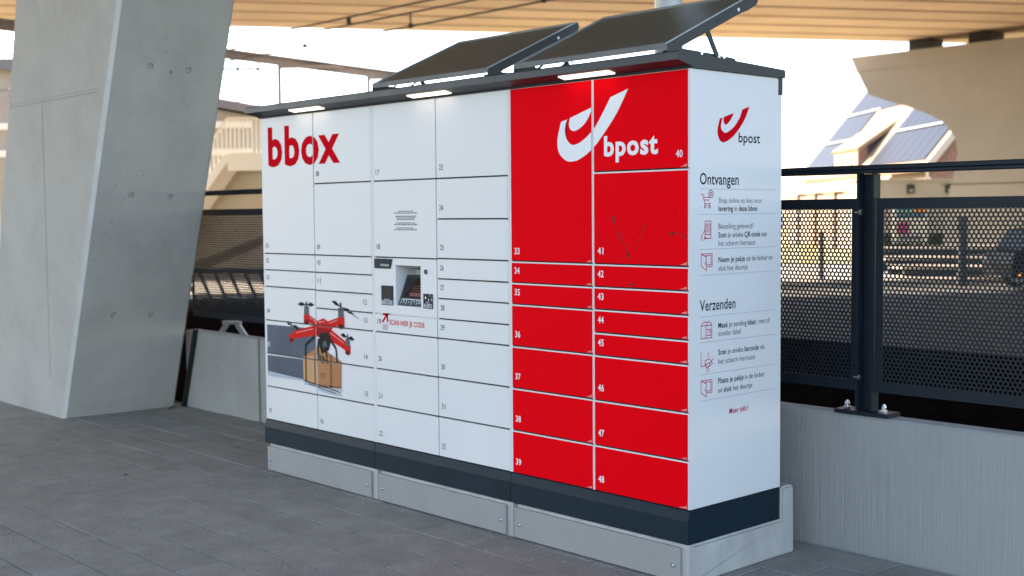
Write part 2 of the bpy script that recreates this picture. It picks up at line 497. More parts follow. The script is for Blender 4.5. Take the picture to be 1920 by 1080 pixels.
# pier with hammerhead under the far edge of the deck, right
pier = thing('bridge_pier', 'pale concrete hammerhead pier with curved underside at the right edge', 'pier')
pts = [(0, 6.16), (0.15, 5.85), (0.62, 5.02), (1.2, 4.80), (1.95, 4.56), (2.6, 4.30), (3.1, 4.02), (3.40, 3.62), (3.50, 3.2), (3.42, 2.7), (3.28, 2.2), (3.12, 1.4), (3.05, 0.0),
       (8.0, 0.0), (7.9, 2.2), (7.6, 3.2), (8.4, 4.2), (10.4, 5.02), (11.0, 6.16)]
pO = via(0, 0, 0)*0 + Vector((-17.05, 28.51, 0)); pU = Vector((5.346, -0.211, 0)).normalized(); pW = Vector((-pU.y, pU.x, 0))
fP = lambda u, z, t: tuple(pO + pU*u + pW*t + Vector((0, 0, z)))
ptb = list(pts); ptb[1] = (-0.02, 5.75); ptb[2] = (-0.05, 5.30); ptb[3] = (0.8, 5.02); ptb[4] = (1.7, 4.72)
bm = bmesh.new()
A_ = [bm.verts.new(fP(u, z, 0.0)) for u, z in pts]; B_ = [bm.verts.new(fP(u, z, 1.5)) for u, z in ptb]
bm.faces.new(A_); bm.faces.new(B_[::-1])
for i in range(len(pts)):
    j = (i+1) % len(pts)
    bm.faces.new((A_[i], B_[i], B_[j], A_[j]))
bmesh.ops.recalc_face_normals(bm, faces=bm.faces[:])
obj('hammerhead', bm, m_conc_pier, pier)
bm = bmesh.new(); prism(bm, [(0.22, 5.72), (0.02, 6.155), (10.97, 6.155), (10.8, 5.72)], fP, -0.02, -0.002)
obj('cap_band', bm, m_conc_pier, pier)
bm = bmesh.new(); prism(bm, [(3.0, 2.3), (3.0, 2.32), (8.0, 2.32), (8.0, 2.3)], fP, -0.012, -0.002)
obj('cast_joint', bm, m_seal, pier)
for u in (1.75, 3.6, 5.6, 7.6, 9.4):
    bm = bmesh.new(); prism(bm, [(u, 6.165), (u, 6.49), (u+0.62, 6.49), (u+0.62, 6.165)], fP, 0.3, 1.1)
    obj('bearing', bm, m_black, pier)

# ------------------------------------------------------------------ parapet wall and fence
WY, WT = 0.95, 0.64
wall = thing('parapet_wall', 'low brushed concrete wall running behind the locker under the fence', 'wall')
for x0, x1, yy in ((-6.09, -4.955, 0.90), (-4.945, -2.95, 0.915), (-2.94, -0.95, 0.935), (-0.94, 2.2, 0.95), (2.21, 4.3, 0.95)):
    pf = [(yy, -0.05), (yy, WT-0.012), (yy+0.012, WT), (yy+0.11, WT), (yy+0.122, WT-0.012), (yy+0.122, -0.05)]
    obj('wall_segment', pr(pf, XYZ_X, x0, x1), m_conc_brush if x0 > -1 else m_conc, wall)
obj('expansion_joint', pr([(-6.118, 0), (-6.094, 0), (-5.866, 0.66), (-5.890, 0.66)], XYZ_Y, 0.86, 0.897), m_black, wall)
obj('expansion_joint', bx(-4.954, -4.946, 0.93, 1.0, 0, 0.63), m_seal, wall)

fence = thing('perforated_fence', 'dark metal fence of perforated panels on top of the concrete wall', 'fence')
PX = 1.60
def perf(w_, h_, mx0, mz0):
    "perforated sheet with staggered round holes, T=21 mm, R=7.5 mm"
    T, r, th, n = 0.0212, 0.0076, 0.003, 10
    rh = T*math.sqrt(3)/2
    V, F = [], []
    nr = int((h_-2*mz0)/rh) - 1; nc = int((w_-2*mx0)/T) - 1
    ox = (w_-(nc-0.5)*T)/2; oz = (h_-(nr-1)*rh)/2
    hexa = [(math.cos(math.pi/6+i*math.pi/3)*T/math.sqrt(3), math.sin(math.pi/6+i*math.pi/3)*T/math.sqrt(3)) for i in range(6)]
    n = 12
    for j in range(nr):
        for i in range(nc):
            cx = ox + i*T + (T/2 if j % 2 else 0); cz = oz + j*rh
            k = len(V)
            for y in (0.0, th):
                for a, b_ in hexa: V.append((cx+a, y, cz+b_))
                for q in range(n):
                    an = math.pi/6 + q*2*math.pi/n
                    V.append((cx+r*math.cos(an), y, cz+r*math.sin(an)))
            st = 6+n
            for sidx, rev in ((0, False), (1, True)):
                o_ = k+sidx*st
                for q in range(6):
                    h0, h1 = o_+q, o_+(q+1) % 6
                    c0, c1, c2 = o_+6+2*q, o_+6+2*q+1, o_+6+(2*q+2) % n
                    for f in ((h0, c0, c1), (h0, c1, h1), (h1, c1, c2)):
                        F.append(f[::-1] if rev else f)
            for q in range(n):
                a0, a1 = k+6+q, k+6+(q+1) % n
                F.append((a0, a1, a1+st, a0+st))
    # plain margins, as four strips behind the perforated field
    xa, xb = ox-T*0.25, ox+(nc-0.25)*T; za, zb = oz-rh*0.5, oz+(nr-0.5)*rh
    for x0, x1, z0, z1 in ((0, w_, 0, za), (0, w_, zb, h_), (0, xa, za, zb), (xb, w_, za, zb)):
        k = len(V)
        for y in (-0.0004, th+0.0004):
            V += [(x0, y, z0), (x1, y, z0), (x1, y, z1), (x0, y, z1)]
        F += [(k, k+1, k+2, k+3), (k+7, k+6, k+5, k+4), (k, k+4, k+5, k+1), (k+2, k+6, k+7, k+3), (k+1, k+5, k+6, k+2), (k+3, k+7, k+4, k)]
    # folded lip at the foot and head
    for z0, z1 in ((-0.004, 0.0), (h_, h_+0.004)):
        k = len(V)
        for y in (-0.001, 0.03):
            V += [(0, y, z0), (w_, y, z0), (w_, y, z1), (0, y, z1)]
        F += [(k, k+1, k+2, k+3), (k+7, k+6, k+5, k+4), (k, k+4, k+5, k+1), (k+2, k+6, k+7, k+3), (k+1, k+5, k+6, k+2), (k+3, k+7, k+4, k)]
    return V, [], F
p0 = obj('perforated_panel', perf(1.515, 0.88, 0.022, 0.028), m_fence, fence)
posts_x = [0.235-PX*k for k in range(-2, 4)]
for k, x in enumerate(posts_x+[-6.165]):
    lx = x+0.045                       # panel runs from this post to the next one on the right
    if lx > 3: continue
    o = p0 if k == 1 else share(p0, fence)
    o.location = (lx, 0.995 if x > -1 else 0.985, 0.755)
for x in posts_x:
    yc = 1.0
    bm = bmesh.new()
    box(bm, x-0.040, x-0.028, yc-0.035, yc+0.035, 0.662, 1.751)      # flat bar with the panel bolted on
    box(bm, x-0.027, x+0.030, yc+0.012, yc+0.022, 0.662, 1.751)      # web
    box(bm, x+0.031, x+0.040, yc-0.022, yc+0.035, 0.662, 1.751)
    po = obj('post', bm, m_fence, fence)
    bm = bx(x-0.14, x+0.14, yc-0.052, yc+0.058, 0.642, 0.661, bev=0.002)
    obj('base_plate', bm, m_fence, po)
    for sx in (-0.095, 0.095):
        bm = tube((x+sx, yc-0.01, 0.661), (x+sx, yc-0.01, 0.672), 0.017, n=6)
        cyl(bm, (x+sx, yc-0.01, 0.672), (x+sx, yc-0.01, 0.685), 0.012, 0.012, 10)
        cyl(bm, (x+sx, yc-0.01, 0.685), (x+sx, yc-0.01, 0.700), 0.012, 0.005, 10)
        obj('anchor_bolt', bm, m_bolt, po)
    for z in (0.815, 1.575):
        bm = tube((x-0.048, yc-0.03, z), (x-0.020, yc-0.03, z), 0.006, n=8)
        cyl(bm, (x-0.012, yc-0.03, z), (x-0.026, yc-0.03, z), 0.013, n=6)
        obj('clamp_bolt', bm, m_bolt, po)
bm = bmesh.new(); box(bm, -6.6, 4.2, 0.965, 1.03, 1.752, 1.768, bev=0.003)
box(bm, -6.6, 4.2, 0.970, 1.025, 1.7682, 1.791, bev=0.004)
obj('handrail', bm, m_fence, fence)

# lamp post behind the locker
lp = thing('lamp_post', 'galvanised round post rising behind the locker and solar panels', 'post', loc=(-1.22, 1.32, 0))
bm = tube((0, 0, 0.03), (0, 0, 6.3), 0.082, 0.074, 24)
obj('shaft', bm, m_galv, lp, smooth=True)
obj('base_flange', bx(-0.16, 0.16, -0.16, 0.16, -0.02, 0.03, bev=0.004), m_galv, lp)
obj('service_door', bx(-0.045, 0.045, -0.088, -0.08, 0.5, 0.9), m_galv, lp)

# ------------------------------------------------------------------ parcel locker
Z0 = 0.32
EDGE = [-3.362, -2.222, -1.108, 0.0]
MID = [-2.793, -1.667, -0.553]
H = 1.86
DEPTH = 0.65
lk = thing('parcel_locker', 'long white and red parcel locker bank with numbered doors', 'parcel locker')
for i in range(3):
    x0, x1 = EDGE[i]+(0 if i == 0 else 0.0015), EDGE[i+1]-(0.0015 if i < 2 else 0)
    if i != 1: obj('cabinet', bx(x0, x1, 0.012, DEPTH, Z0, Z0+H, bev=0.001), m_white_frame, lk)
    else:
        bm = bmesh.new()                 # with a pocket behind the terminal window
        RX0, RX1, RZ0, RZ1 = -2.019, -1.803, 1.094, 1.311
        box(bm, x0, RX0, 0.012, DEPTH, Z0, Z0+H); box(bm, RX1, x1, 0.012, DEPTH, Z0, Z0+H)
        box(bm, RX0, RX1, 0.012, DEPTH, Z0, RZ0); box(bm, RX0, RX1, 0.012, DEPTH, RZ1, Z0+H)
        box(bm, RX0, RX1, 0.14, DEPTH, RZ0, RZ1)
        obj('cabinet', bm, m_white_frame, lk)
    # plinth skirt with sloping top edge
    pf = [(0.006, Z0-0.001), (0.0, Z0-0.004), (-0.010, Z0-0.048), (-0.010, Z0-0.147), (DEPTH-0.004, Z0-0.147), (DEPTH-0.004, Z0-0.001)]
    obj('plinth_skirt', pr(pf, XYZ_X, x0-(0.006 if i == 0 else -0.0005), x1+(0.003 if i == 2 else -0.0005)), m_navy, lk)
# canopy, one per cabinet, with the lit lamp in its underside
for i in range(3):
    x0, x1 = EDGE[i]-(0.03 if i == 0 else -0.001), EDGE[i+1]+(0.016 if i == 2 else -0.001)
    zc = Z0
    pf = [(-0.092, zc+1.887), (-0.090, zc+1.918), (-0.083, zc+1.924), (DEPTH+0.004, zc+1.897), (DEPTH+0.010, zc+1.89), (DEPTH+0.010, zc+1.861), (0.0, zc+1.861), (-0.004, zc+1.868), (-0.080, zc+1.884)]
    ca = obj('canopy', pr(pf, XYZ_X, x0, x1), m_navy_top, lk)
    mid = MID[i]+0.005
    ang = math.atan2(0.016, 0.076)
    ym, zm = -0.045, zc+1.8758
    Mx = Matrix.Translation((mid, ym, zm)) @ Matrix.Rotation(-ang, 4, 'X')
    obj('lamp', bx(-0.155, 0.155, -0.022, 0.022, -0.004, 0.002, M=Mx), m_led, ca)
    obj('drip_strip', bx(x0, x1, 0.002, 0.010, Z0+H-0.022+0.0225, Z0+H+0.0008, ), m_black, ca)
obj('corner_trim', pr([(DEPTH-0.026, Z0+1.785), (DEPTH+0.002, Z0+1.785), (DEPTH+0.002, Z0+1.862), (DEPTH-0.034, Z0+1.862), (DEPTH-0.026, Z0+1.852)], XYZ_X, 0.0008, 0.008), m_navy_top, lk)
side = obj('side_panel', bx(0.0005, 0.0035, 0.0, DEPTH, Z0+0.0015, Z0+H-0.0015, bev=0.0008), m_white, lk)

COLS = [
    (EDGE[0]+0.012, MID[0]-0.004, [(1, 1.031), (2, .930), (3, .827), (4, .619), (5, .413), (6, .207), (7, 0.0)]),
    (MID[0]+0.004, EDGE[1]-0.014, [(8, 1.446), (9, 1.031), (10, .930), (11, .824), (12, .720), (13, .619), (14, .414), (15, .207), (16, 0.0)]),
    (EDGE[1]+0.014, MID[1]-0.004, [(17, 1.446), (18, 1.031), ('T', .722), (19, .620), (20, .415), (21, .209), (22, 0.0)]),
    (MID[1]+0.004, EDGE[2]-0.014, [(23, 1.446), (24, 1.238), (25, 1.034), (26, .929), (27, .827), (28, .722), (29, .620), (30, .416), (31, .209), (32, 0.0)]),
    (EDGE[2]+0.012, MID[2]-0.007, [(33, 1.034), (34, .930), (35, .826), (36, .622), (37, .417), (38, .210), (39, 0.0)]),
    (MID[2]+0.007, EDGE[3]-0.007, [(40, 1.446), (41, 1.034), (42, .931), (43, .829), (44, .724), (45, .621), (46, .416), (47, .210), (48, 0.0)]),
]
DOOR = {}
fr = lambda u, v: (u, -0.0007, v)
fr2 = lambda u, v: (u, -0.0012, v)
for ci, (x0, x1, ds) in enumerate(COLS):
    red = ci >= 4
    ztop = H
    for k, (num, zb) in enumerate(ds):
        za = Z0+ztop-(0.004 if k == 0 else (0.0085 if red else 0.0035)); zz = Z0+zb+(0.004 if zb else 0.003)
        DOOR[num] = (x0, x1, zz, za)
        if num == 'T':
            ztop = zb; continue
        d = obj('door', bx(x0, x1, 0.0, 0.0105, zz, za, bev=0.0012), m_red if red else m_white, lk,
                label='%s locker door with number %02d' % ('red' if red else 'white', num))
        DOOR[num] = (x0, x1, zz, za, d)
        d.location.y = random.uniform(-0.0012, 0.0006)
        if zb:
            obj('shadow_gap', bx(x0+0.002, x1+0.003, 0.006, 0.0115, zz-0.0062, zz-0.0004), m_seal, d)
            obj('latch', bx(x1-0.012, x1+0.004, -0.001, 0.006, zz-0.006, zz-0.0005), m_black, d)
        if red and zb:
            obj('frame_rail', bx(x0-0.001, x1+0.001, 0.0005, 0.0118, zz-0.0122, zz-0.0062), m_white_frame, d)
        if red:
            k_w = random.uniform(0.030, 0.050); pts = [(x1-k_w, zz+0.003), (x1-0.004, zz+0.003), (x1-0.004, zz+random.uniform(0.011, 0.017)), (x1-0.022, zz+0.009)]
            flat('corner_glint', poly_uv(pts), m_glint, fr, d)  # pale pink sliver, a painted reflection at the finger notch
        s = '%02d' % num
        small = (ztop-zb) < 0.12
        uv = text_uv([(s, red)], 0.029 if red else 0.028, width=0.036 if red else 0.031)
        wd = max(p[0] for p in uv[0])
        if num in (12, 13, 14, 15): ux = x1-0.050-wd
        elif num == 40: ux = x1-0.028-wd
        elif num in (33, 34, 35, 36, 37, 38, 39): ux = x0+0.022
        else: ux = x0+0.022
        uz = zz+0.040
        if num in (1, 9, 17, 33): uz = zz+0.030
        if num == 40: uz = zz+0.044
        flat('number', shift(uv, ux, uz), m_pr_white if red or num in (5, 6) else m_ink, fr if num not in (5, 6) else (lambda u, v: (u, -0.0034, v)), d)
        ztop = zb

for xe, wl, wr in ((EDGE[0], 0.001, 0.0112), (EDGE[1], 0.0122, 0.0122), (EDGE[2], 0.0122, 0.0112), (EDGE[3], 0.0062, -0.0004), (MID[2], 0.0062, 0.0062)):
    if wl > 0.003: obj('frame_post', bx(xe-wl, xe-0.0012, 0.0005, 0.0118, Z0+0.002, Z0+H-0.002), m_white_frame, lk)
    if wr > 0.003: obj('frame_post', bx(xe+0.0012, xe+wr, 0.0005, 0.0118, Z0+0.002, Z0+H-0.002), m_white_frame, lk)

def printed(name, uv, m, nums, f=fr, dy=None, label=None):
    "one printed picture, cut where it crosses from door to door"
    for n in nums:
        D = DOOR[n]
        c = clip(uv, D[0], D[1], D[2], D[3])
        if c[1]: flat(name, c, m, f, D[4], label)

# large wordmark on doors 01 and 08
uv = text_uv([('bbox', 2)], 0.2, xs=0.7)
V = uv[0]
w0 = max(p[0] for p in V); hx = max(p[1] for p in V); lo_ = min(p[1] for p in V)
uv = ([(-3.282+p[0]/w0*0.760, 1.876+(p[1]-lo_)/(hx-lo_)*0.243) for p in V], uv[1])
printed('wordmark', uv, m_pr_red, (1, 8))
# post horn mark and wordmark on doors 33 and 40
def smooth_poly(pts, n=4, closed_idx=()):
    "Catmull-Rom through pts, corners kept where listed"
    out = []
    N = len(pts)
    for i in range(N):
        p0, p1, p2, p3 = pts[(i-1) % N], pts[i], pts[(i+1) % N], pts[(i+2) % N]
        if i in closed_idx: p0 = p1
        if (i+1) % N in closed_idx: p3 = p2
        for k in range(n):
            t = k/n
            out.append(tuple(0.5*((2*p1[a]) + (-p0[a]+p2[a])*t + (2*p0[a]-5*p1[a]+4*p2[a]-p3[a])*t*t + (-p0[a]+3*p1[a]-3*p2[a]+p3[a])*t**3) for a in (0, 1)))
    return out
horn = [(-.339, 2.121), (-.443, 2.092), (-.492, 2.024), (-.548, 1.956), (-.624, 1.905), (-.682, 1.894), (-.718, 1.925), (-.726, 1.970), (-.712, 2.011),
        (-.752, 2.002), (-.776, 1.922), (-.768, 1.865), (-.735, 1.832), (-.696, 1.818), (-.631, 1.828), (-.549, 1.874), (-.468, 1.951), (-.401, 2.027)]
leaf = [(-.548, 2.058), (-.694, 2.016), (-.701, 1.982), (-.682, 1.958), (-.643, 1.961), (-.592, 1.994)]
printed('post_horn_mark', poly_uv(smooth_poly(horn, 4, (0, 1, 8, 9))), m_pr_white, (33, 40))
printed('post_horn_mark', poly_uv(smooth_poly(leaf, 4, (0, 1))), m_pr_white, (33, 40))
uv = text_uv([('bpost', 2)], 0.083, width=0.313)
printed('wordmark', shift(uv, -.483, 1.836), m_pr_white, (40,))
# scuffs on door 41 / 42
def blob(c, a, b_, rot):
    return [(c[0]+k*(a*math.cos(t_)*math.cos(rot)-b_*math.sin(t_)*math.sin(rot)), c[1]+k*(a*math.cos(t_)*math.sin(rot)+b_*math.sin(t_)*math.cos(rot))) for t_, k in [(2*math.pi*q/11, random.uniform(.7, 1.15)) for q in range(11)]]
for b_ in (blob((-.428, 1.555), .016, .006, -1.1), blob((-.342, 1.402), .018, .005, -1.25), blob((-.094, 1.4925), .013, .0055, 0.0), blob((-.216, 1.605), .012, .0022, -1.5), blob((-.330, 1.352), .010, .004, 0.0)):
    printed('scuff', poly_uv(b_), m_scratch, (41,))
printed('scuff', line_uv([[(-.425, 1.548), (-.402, 1.505), (-.378, 1.462), (-.352, 1.425)], [(-.235, 1.545), (-.262, 1.490)], [(-.085, 1.494), (-.055, 1.492), (-.030, 1.482), (-.012, 1.474)]], 0.0030), m_scratch, (41,))
printed('scuff', line_uv([[(-.402, 1.505), (-.395, 1.470)], [(-.262, 1.490), (-.285, 1.452), (-.290, 1.432)], [(-.352, 1.425), (-.338, 1.380)], [(-.050, 1.60), (-.052, 1.565)]], 0.0018), m_scratch, (41,))
printed('scuff', poly_uv([(-.325+0.011*math.cos(a*0.7), 1.268+0.006*math.sin(a*0.7)) for a in range(9)]), m_scratch, (42,))

# the printed drone with its carton, spread over the lower left doors
m_d = dict(grey=mat('print_slate', (0.11, 0.125, 0.16), 0.6, spec=0.05, var=0.25, vscale=1.5), red=mat('print_drone_red', (0.60, 0.008, 0.010), 0.4, spec=0.05), redd=mat('print_drone_dark_red', (0.30, 0.004, 0.006), 0.4, spec=0.05),
           blk=mat('print_black', (0.012, 0.013, 0.016), 0.4, spec=0.05), gun=mat('print_gunmetal', (0.10, 0.11, 0.13), 0.4, spec=0.05), tan=mat('print_carton', (0.42, 0.20, 0.085), 0.5, spec=0.05, var=0.1, vscale=6),
           tanl=mat('print_carton_light', (0.55, 0.31, 0.15), 0.5, spec=0.05), tand=mat('print_carton_dark', (0.24, 0.11, 0.05), 0.5, spec=0.05), pale=mat('print_pale_grey', (0.42, 0.46, 0.52), 0.5, spec=0.05), hi=mat('print_highlight', (0.72, 0.30, 0.30), 0.4, spec=0.05))
DN = (4, 5, 6, 7, 12, 13, 14, 15, 16)
# slate backdrop on doors 05 and 06
printed('printed_backdrop', poly_uv([(-3.335, .728), (-3.335, .912), (-2.80, .918), (-2.80, .735)]), m_d['grey'], (5,))
printed('printed_backdrop', poly_uv([(-3.335, .592), (-3.335, .722), (-2.80, .728), (-2.80, .60)]), m_d['grey'], (6,))
printed('printed_backdrop', poly_uv([(-3.335, .590), (-3.335, .622), (-2.935, .606), (-2.935, .596)]), m_d['pale'], (6,), f=lambda u, v: (u, -0.0011, v))
def dp(m, *polys, lay=0):
    y = -0.0010-0.0003*lay
    printed('printed_drone', poly_uv(*polys), m_d[m], DN, f=lambda u, v: (u, y, v))
def thick(a, b, wa, wb):
    l = math.hypot(b[0]-a[0], b[1]-a[1]); nx, ny = -(b[1]-a[1])/l, (b[0]-a[0])/l
    return [(a[0]+nx*wa/2, a[1]+ny*wa/2), (a[0]-nx*wa/2, a[1]-ny*wa/2), (b[0]-nx*wb/2, b[1]-ny*wb/2), (b[0]+nx*wb/2, b[1]+ny*wb/2)]
def ell(c, a, b_, rot=0, n=14):
    return [(c[0]+a*math.cos(t_)*math.cos(rot)-b_*math.sin(t_)*math.sin(rot), c[1]+a*math.cos(t_)*math.sin(rot)+b_*math.sin(t_)*math.cos(rot)) for t_ in [2*math.pi*k/n for k in range(n)]]
cc = (-2.727, .921)
mot = [(-2.888, .985), (-2.537, .985), (-3.058, .862), (-2.474, .83)]
# soft printed shadows
dp('pale', ell((-2.66, .555), .13, .012, -0.05), lay=0)
dp('pale', thick((-2.93, .585), (-2.53, .578), .018, .01), lay=0)
dp('pale', thick((-2.42, 1.02), (-2.36, 1.00), .02, .004), lay=0)
# rotor blades
for c, a0, l0, l1, hgt in ((mot[0], 0.02, .10, .085, .07), (mot[1], -0.30, .10, .14, .075), (mot[2], -0.25, .06, .10, .062), (mot[3], -0.16, .075, .07, .058)):
    top = (c[0], c[1]+hgt)
    for sg, ll in ((-1, l0), (1, l1)):
        e = (top[0]+sg*ll*math.cos(a0), top[1]+sg*ll*math.sin(a0))
        mdl = (top[0]+sg*ll*0.55*math.cos(a0), top[1]+sg*ll*0.55*math.sin(a0))
        dp('blk', [top, (mdl[0], mdl[1]+.016), e, (mdl[0], mdl[1]-.010)], lay=1)
# arms
for c, wa in ((mot[0], .045), (mot[1], .05), (mot[2], .055), (mot[3], .06)):
    dp('red', thick(cc, c, wa*1.2, wa*0.8), lay=2)
    dp('hi', thick((cc[0]*.7+c[0]*.3, cc[1]*.7+c[1]*.3+.012), (cc[0]*.15+c[0]*.85, cc[1]*.15+c[1]*.85+.010), .006, .004), lay=3)
# motors
for c, s in zip(mot, (1.0, 1.1, 0.85, 0.85)):
    dp('gun', [(c[0]-.026*s, c[1]), (c[0]+.026*s, c[1]), (c[0]+.024*s, c[1]+.062*s), (c[0]-.024*s, c[1]+.062*s)], lay=4)
    dp('blk', [(c[0]-.006*s, c[1]+.06*s), (c[0]+.006*s, c[1]+.06*s), (c[0]+.006*s, c[1]+.09*s), (c[0]-.006*s, c[1]+.09*s)], lay=4)
    dp('red', [(c[0]-.030*s, c[1]-.035*s), (c[0]+.030*s, c[1]-.035*s), (c[0]+.030*s, c[1]+.016*s), (c[0]-.030*s, c[1]+.010*s)], lay=5)
    dp('redd', ell((c[0], c[1]-.034*s), .030*s, .016*s), lay=6)
    dp('blk', ell((c[0], c[1]-.035*s), .014*s, .009*s), lay=7)
# body
dp('red', [(-2.80, .930), (-2.775, .965), (-2.715, .985), (-2.655, .965), (-2.635, .930), (-2.66, .880), (-2.72, .860), (-2.785, .875)], lay=6)
dp('redd', [(-2.80, .925), (-2.635, .925), (-2.665, .880), (-2.72, .862), (-2.785, .877)], lay=7)
dp('hi', thick((-2.765, .958), (-2.70, .968), .007, .004), lay=7)
dp('blk', [(-2.755, .895), (-2.665, .905), (-2.635, .865), (-2.665, .800), (-2.735, .775), (-2.765, .830)], lay=8)
dp('gun', ell((-2.70, .83), .022, .026), lay=9)
for a, b_, c in (((-2.80, .875), (-2.905, .815), (-2.905, .735)), ((-2.655, .875), (-2.590, .815), (-2.578, .735)), ((-2.765, .86), (-2.775, .80), (-2.765, .74)), ((-2.70, .82), (-2.69, .79), (-2.68, .76))):
    dp('blk', thick(a, b_, .017, .015), thick(b_, c, .015, .013), lay=9)
# carton
dp('tanl', [(-2.937, .742), (-2.777, .775), (-2.777, .582), (-2.934, .606)], lay=2)
dp('tan', [(-2.777, .820), (-2.537, .745), (-2.543, .590), (-2.777, .580)], lay=3)
dp('tan', [(-2.937, .742), (-2.80, .80), (-2.777, .82), (-2.777, .765)], lay=3)
dp('tand', [(-2.655, .782), (-2.630, .774), (-2.634, .584), (-2.657, .583)], lay=4)
dp('tand', [(-2.777, .590), (-2.543, .600), (-2.543, .588), (-2.777, .578)], lay=4)
dp('blk', thick((-2.92, .60), (-2.55, .565), .008, .006), thick((-2.88, .585), (-2.60, .555), .006, .004), lay=5)
dp('blk', thick((-2.905, .742), (-2.905, .60), .012, .012), thick((-2.81, .76), (-2.81, .59), .008, .008), lay=5)
iv = text_uv([('IN', True)], 0.042, width=0.075, slant=-0.25)
printed('carton_lettering', shift(iv, -2.745, .722), m_d['blk'], DN, f=lambda u, v: (u, -0.0030, v))
dp('tand', thick((-2.745, .66), (-2.745, .625), .006, .006), thick((-2.72, .658), (-2.72, .622), .006, .006), thick((-2.745, .66), (-2.70, .655), .005, .005), lay=6)

# small print on door 18
rows = [(1.600, .035, .13), (1.591, .0, .20), (1.574, .01, .185), (1.565, .02, .165), (1.556, .025, .15), (1.538, .015, .17), (1.529, .0, .20), (1.511, .02, .15), (1.502, .0, .20)]
D = DOOR[18]
for z, off, wd in rows:
    sp = line_uv([[(-2.025+off+wd*q/7+0.004, z), (-2.025+off+wd*(q+1)/7-0.004, z)] for q in range(7)], 0.0046)
    flat('small_print', sp, m_ink_soft, fr, D[4])
# scan line on door 19
D = DOOR[19]
flat('lettering', shift(text_uv([('SCAN HIER JE CODE', True)], 0.027, width=0.305), -2.079, .986), m_pr_red, fr, D[4])
flat('arrow', shift(line_uv([[(0, 0), (.034, .034)], [(.008, .040), (.042, .040), (.042, .004)]], 0.013), -2.138, 1.000), m_pr_red, fr, D[4])
flat('barcode_print', line_uv([[(-2.138+.006*q, .955), (-2.138+.006*q, .985)] for q in range(8)], 0.0036), m_pr_pink, fr, D[4])

# control terminal between doors 18 and 19
x0, x1, z0, z1 = DOOR['T']
wx0, wx1, wz0, wz1 = -2.019, -1.803, 1.094, 1.311
bm = bmesh.new()
for a in ((x0, wx0, z0, z1), (wx1, x1, z0, z1), (wx0, wx1, z0, wz0), (wx0, wx1, wz1, z1)):
    box(bm, a[0], a[1], 0.0, 0.0105, a[2], a[3])
tp = obj('control_terminal', bm, m_white, lk, label='white control terminal with slanted touch screen')
# the recess behind the window, let into the cabinet front as its own lining
m_lin = mat('recess_lining', (0.70, 0.71, 0.71), 0.5, spec=0.2)
bm = bmesh.new()
e = 0.0006
c_ = [bm.verts.new((x, y, z)) for y in (0.0002, 0.1385) for x, z in ((wx0+e, wz0+e), (wx1-e, wz0+e), (wx1-e, wz1-e), (wx0+e, wz1-e))]
bm.faces.new(c_[4:])
for q in range(4): bm.faces.new((c_[q], c_[(q+1) % 4], c_[4+(q+1) % 4], c_[4+q]))
bmesh.ops.recalc_face_normals(bm, faces=bm.faces[:]); bmesh.ops.reverse_faces(bm, faces=bm.faces[:])
obj('recess', bm, m_lin, tp)
m_scr = mat('screen_bezel', (0.030, 0.040, 0.046), 0.3, spec=0.3)
m_scr_d = mat('screen_glass', (0.008, 0.009, 0.010), 0.10)
m_scr_r = mat('screen_red_button', (0.15, 0.018, 0.010), 0.3)
ysl = lambda z: 0.006 + (z-1.098)*0.405
def onscr(d_): return lambda u, v: (u, ysl(v)-d_, v)
yf = lambda d_: (lambda u, v: (u, d_, v))
obj('screen', pr([(ysl(1.098), 1.098), (ysl(1.256), 1.256), (0.135, 1.256), (0.135, 1.0975)], XYZ_X, -2.007, wx1-0.0012), m_scr, tp)
flat('screen_image', poly_uv([(-1.992, 1.138), (-1.812, 1.138), (-1.812, 1.244), (-1.992, 1.244)]), m_scr_d, onscr(0.0010), tp)
flat('screen_image', poly_uv([(-1.935, 1.146), (-1.828, 1.146), (-1.828, 1.166), (-1.935, 1.166)]), m_scr_r, onscr(0.0016), tp)
for z in (1.176, 1.188, 1.200): flat('screen_text', line_uv([[(-1.925, z), (-1.835, z)]], 0.003), m_scr_r, onscr(0.0016), tp)
flat('key_strip', line_uv([[(-1.99, 1.129), (-1.806, 1.129)]]+[[(x, 1.127), (x, 1.105)] for x in (-1.99, -1.945, -1.900, -1.855, -1.810)], 0.0034), m_pr_white, onscr(0.0012), tp)
for s_, ux in (('X', -1.974), ('-', -1.929), ('+', -1.884), ('O', -1.840)):
    flat('key', shift(text_uv([(s_, True)], 0.014, width=0.014), ux, 1.110), m_pr_white, onscr(0.0012), tp)
obj('camera_housing', pr([(0.03, 1.3095), (0.035, 1.298), (0.09, 1.285), (0.10, 1.3095)], XYZ_X, -1.945, -1.86), m_grey_panel, tp)
obj('camera_eye', tube((-1.759, -0.004, 1.282), (-1.759, 0.001, 1.282), 0.0125, 0.0135, 20), m_black, tp)
obj('reader_hood', pr([(x0+0.001, 1.344), (-2.044, 1.344), (-2.063, 1.290), (x0+0.001, 1.290)], XYZ_Y, -0.004, -0.0003), m_navy, tp)
flat('reader_slot', poly_uv([(-2.152, 1.304), (-2.075, 1.302), (-2.070, 1.314), (-2.148, 1.316)]), m_grey_panel, yf(-0.0045), tp)
bp_ = obj('barcode_reader', bx(-2.146, -2.043, -0.004, -0.0003, 1.092, 1.198), m_navy, tp)
obj('reader_window', bx(-2.139, -2.048, -0.0052, -0.0042, 1.127, 1.194), mat('reader_glass', (0.006, 0.009, 0.014), 0.08), tp)
flat('lettering', shift(text_uv([('BARCODE', True)], 0.020, width=0.098), -2.143, 1.097), m_pr_white, yf(-0.0046), tp)
flat('lettering', shift(text_uv([('scan', False)], 0.009, width=0.05), -2.12, 1.1195), m_pr_white, yf(-0.0046), tp)
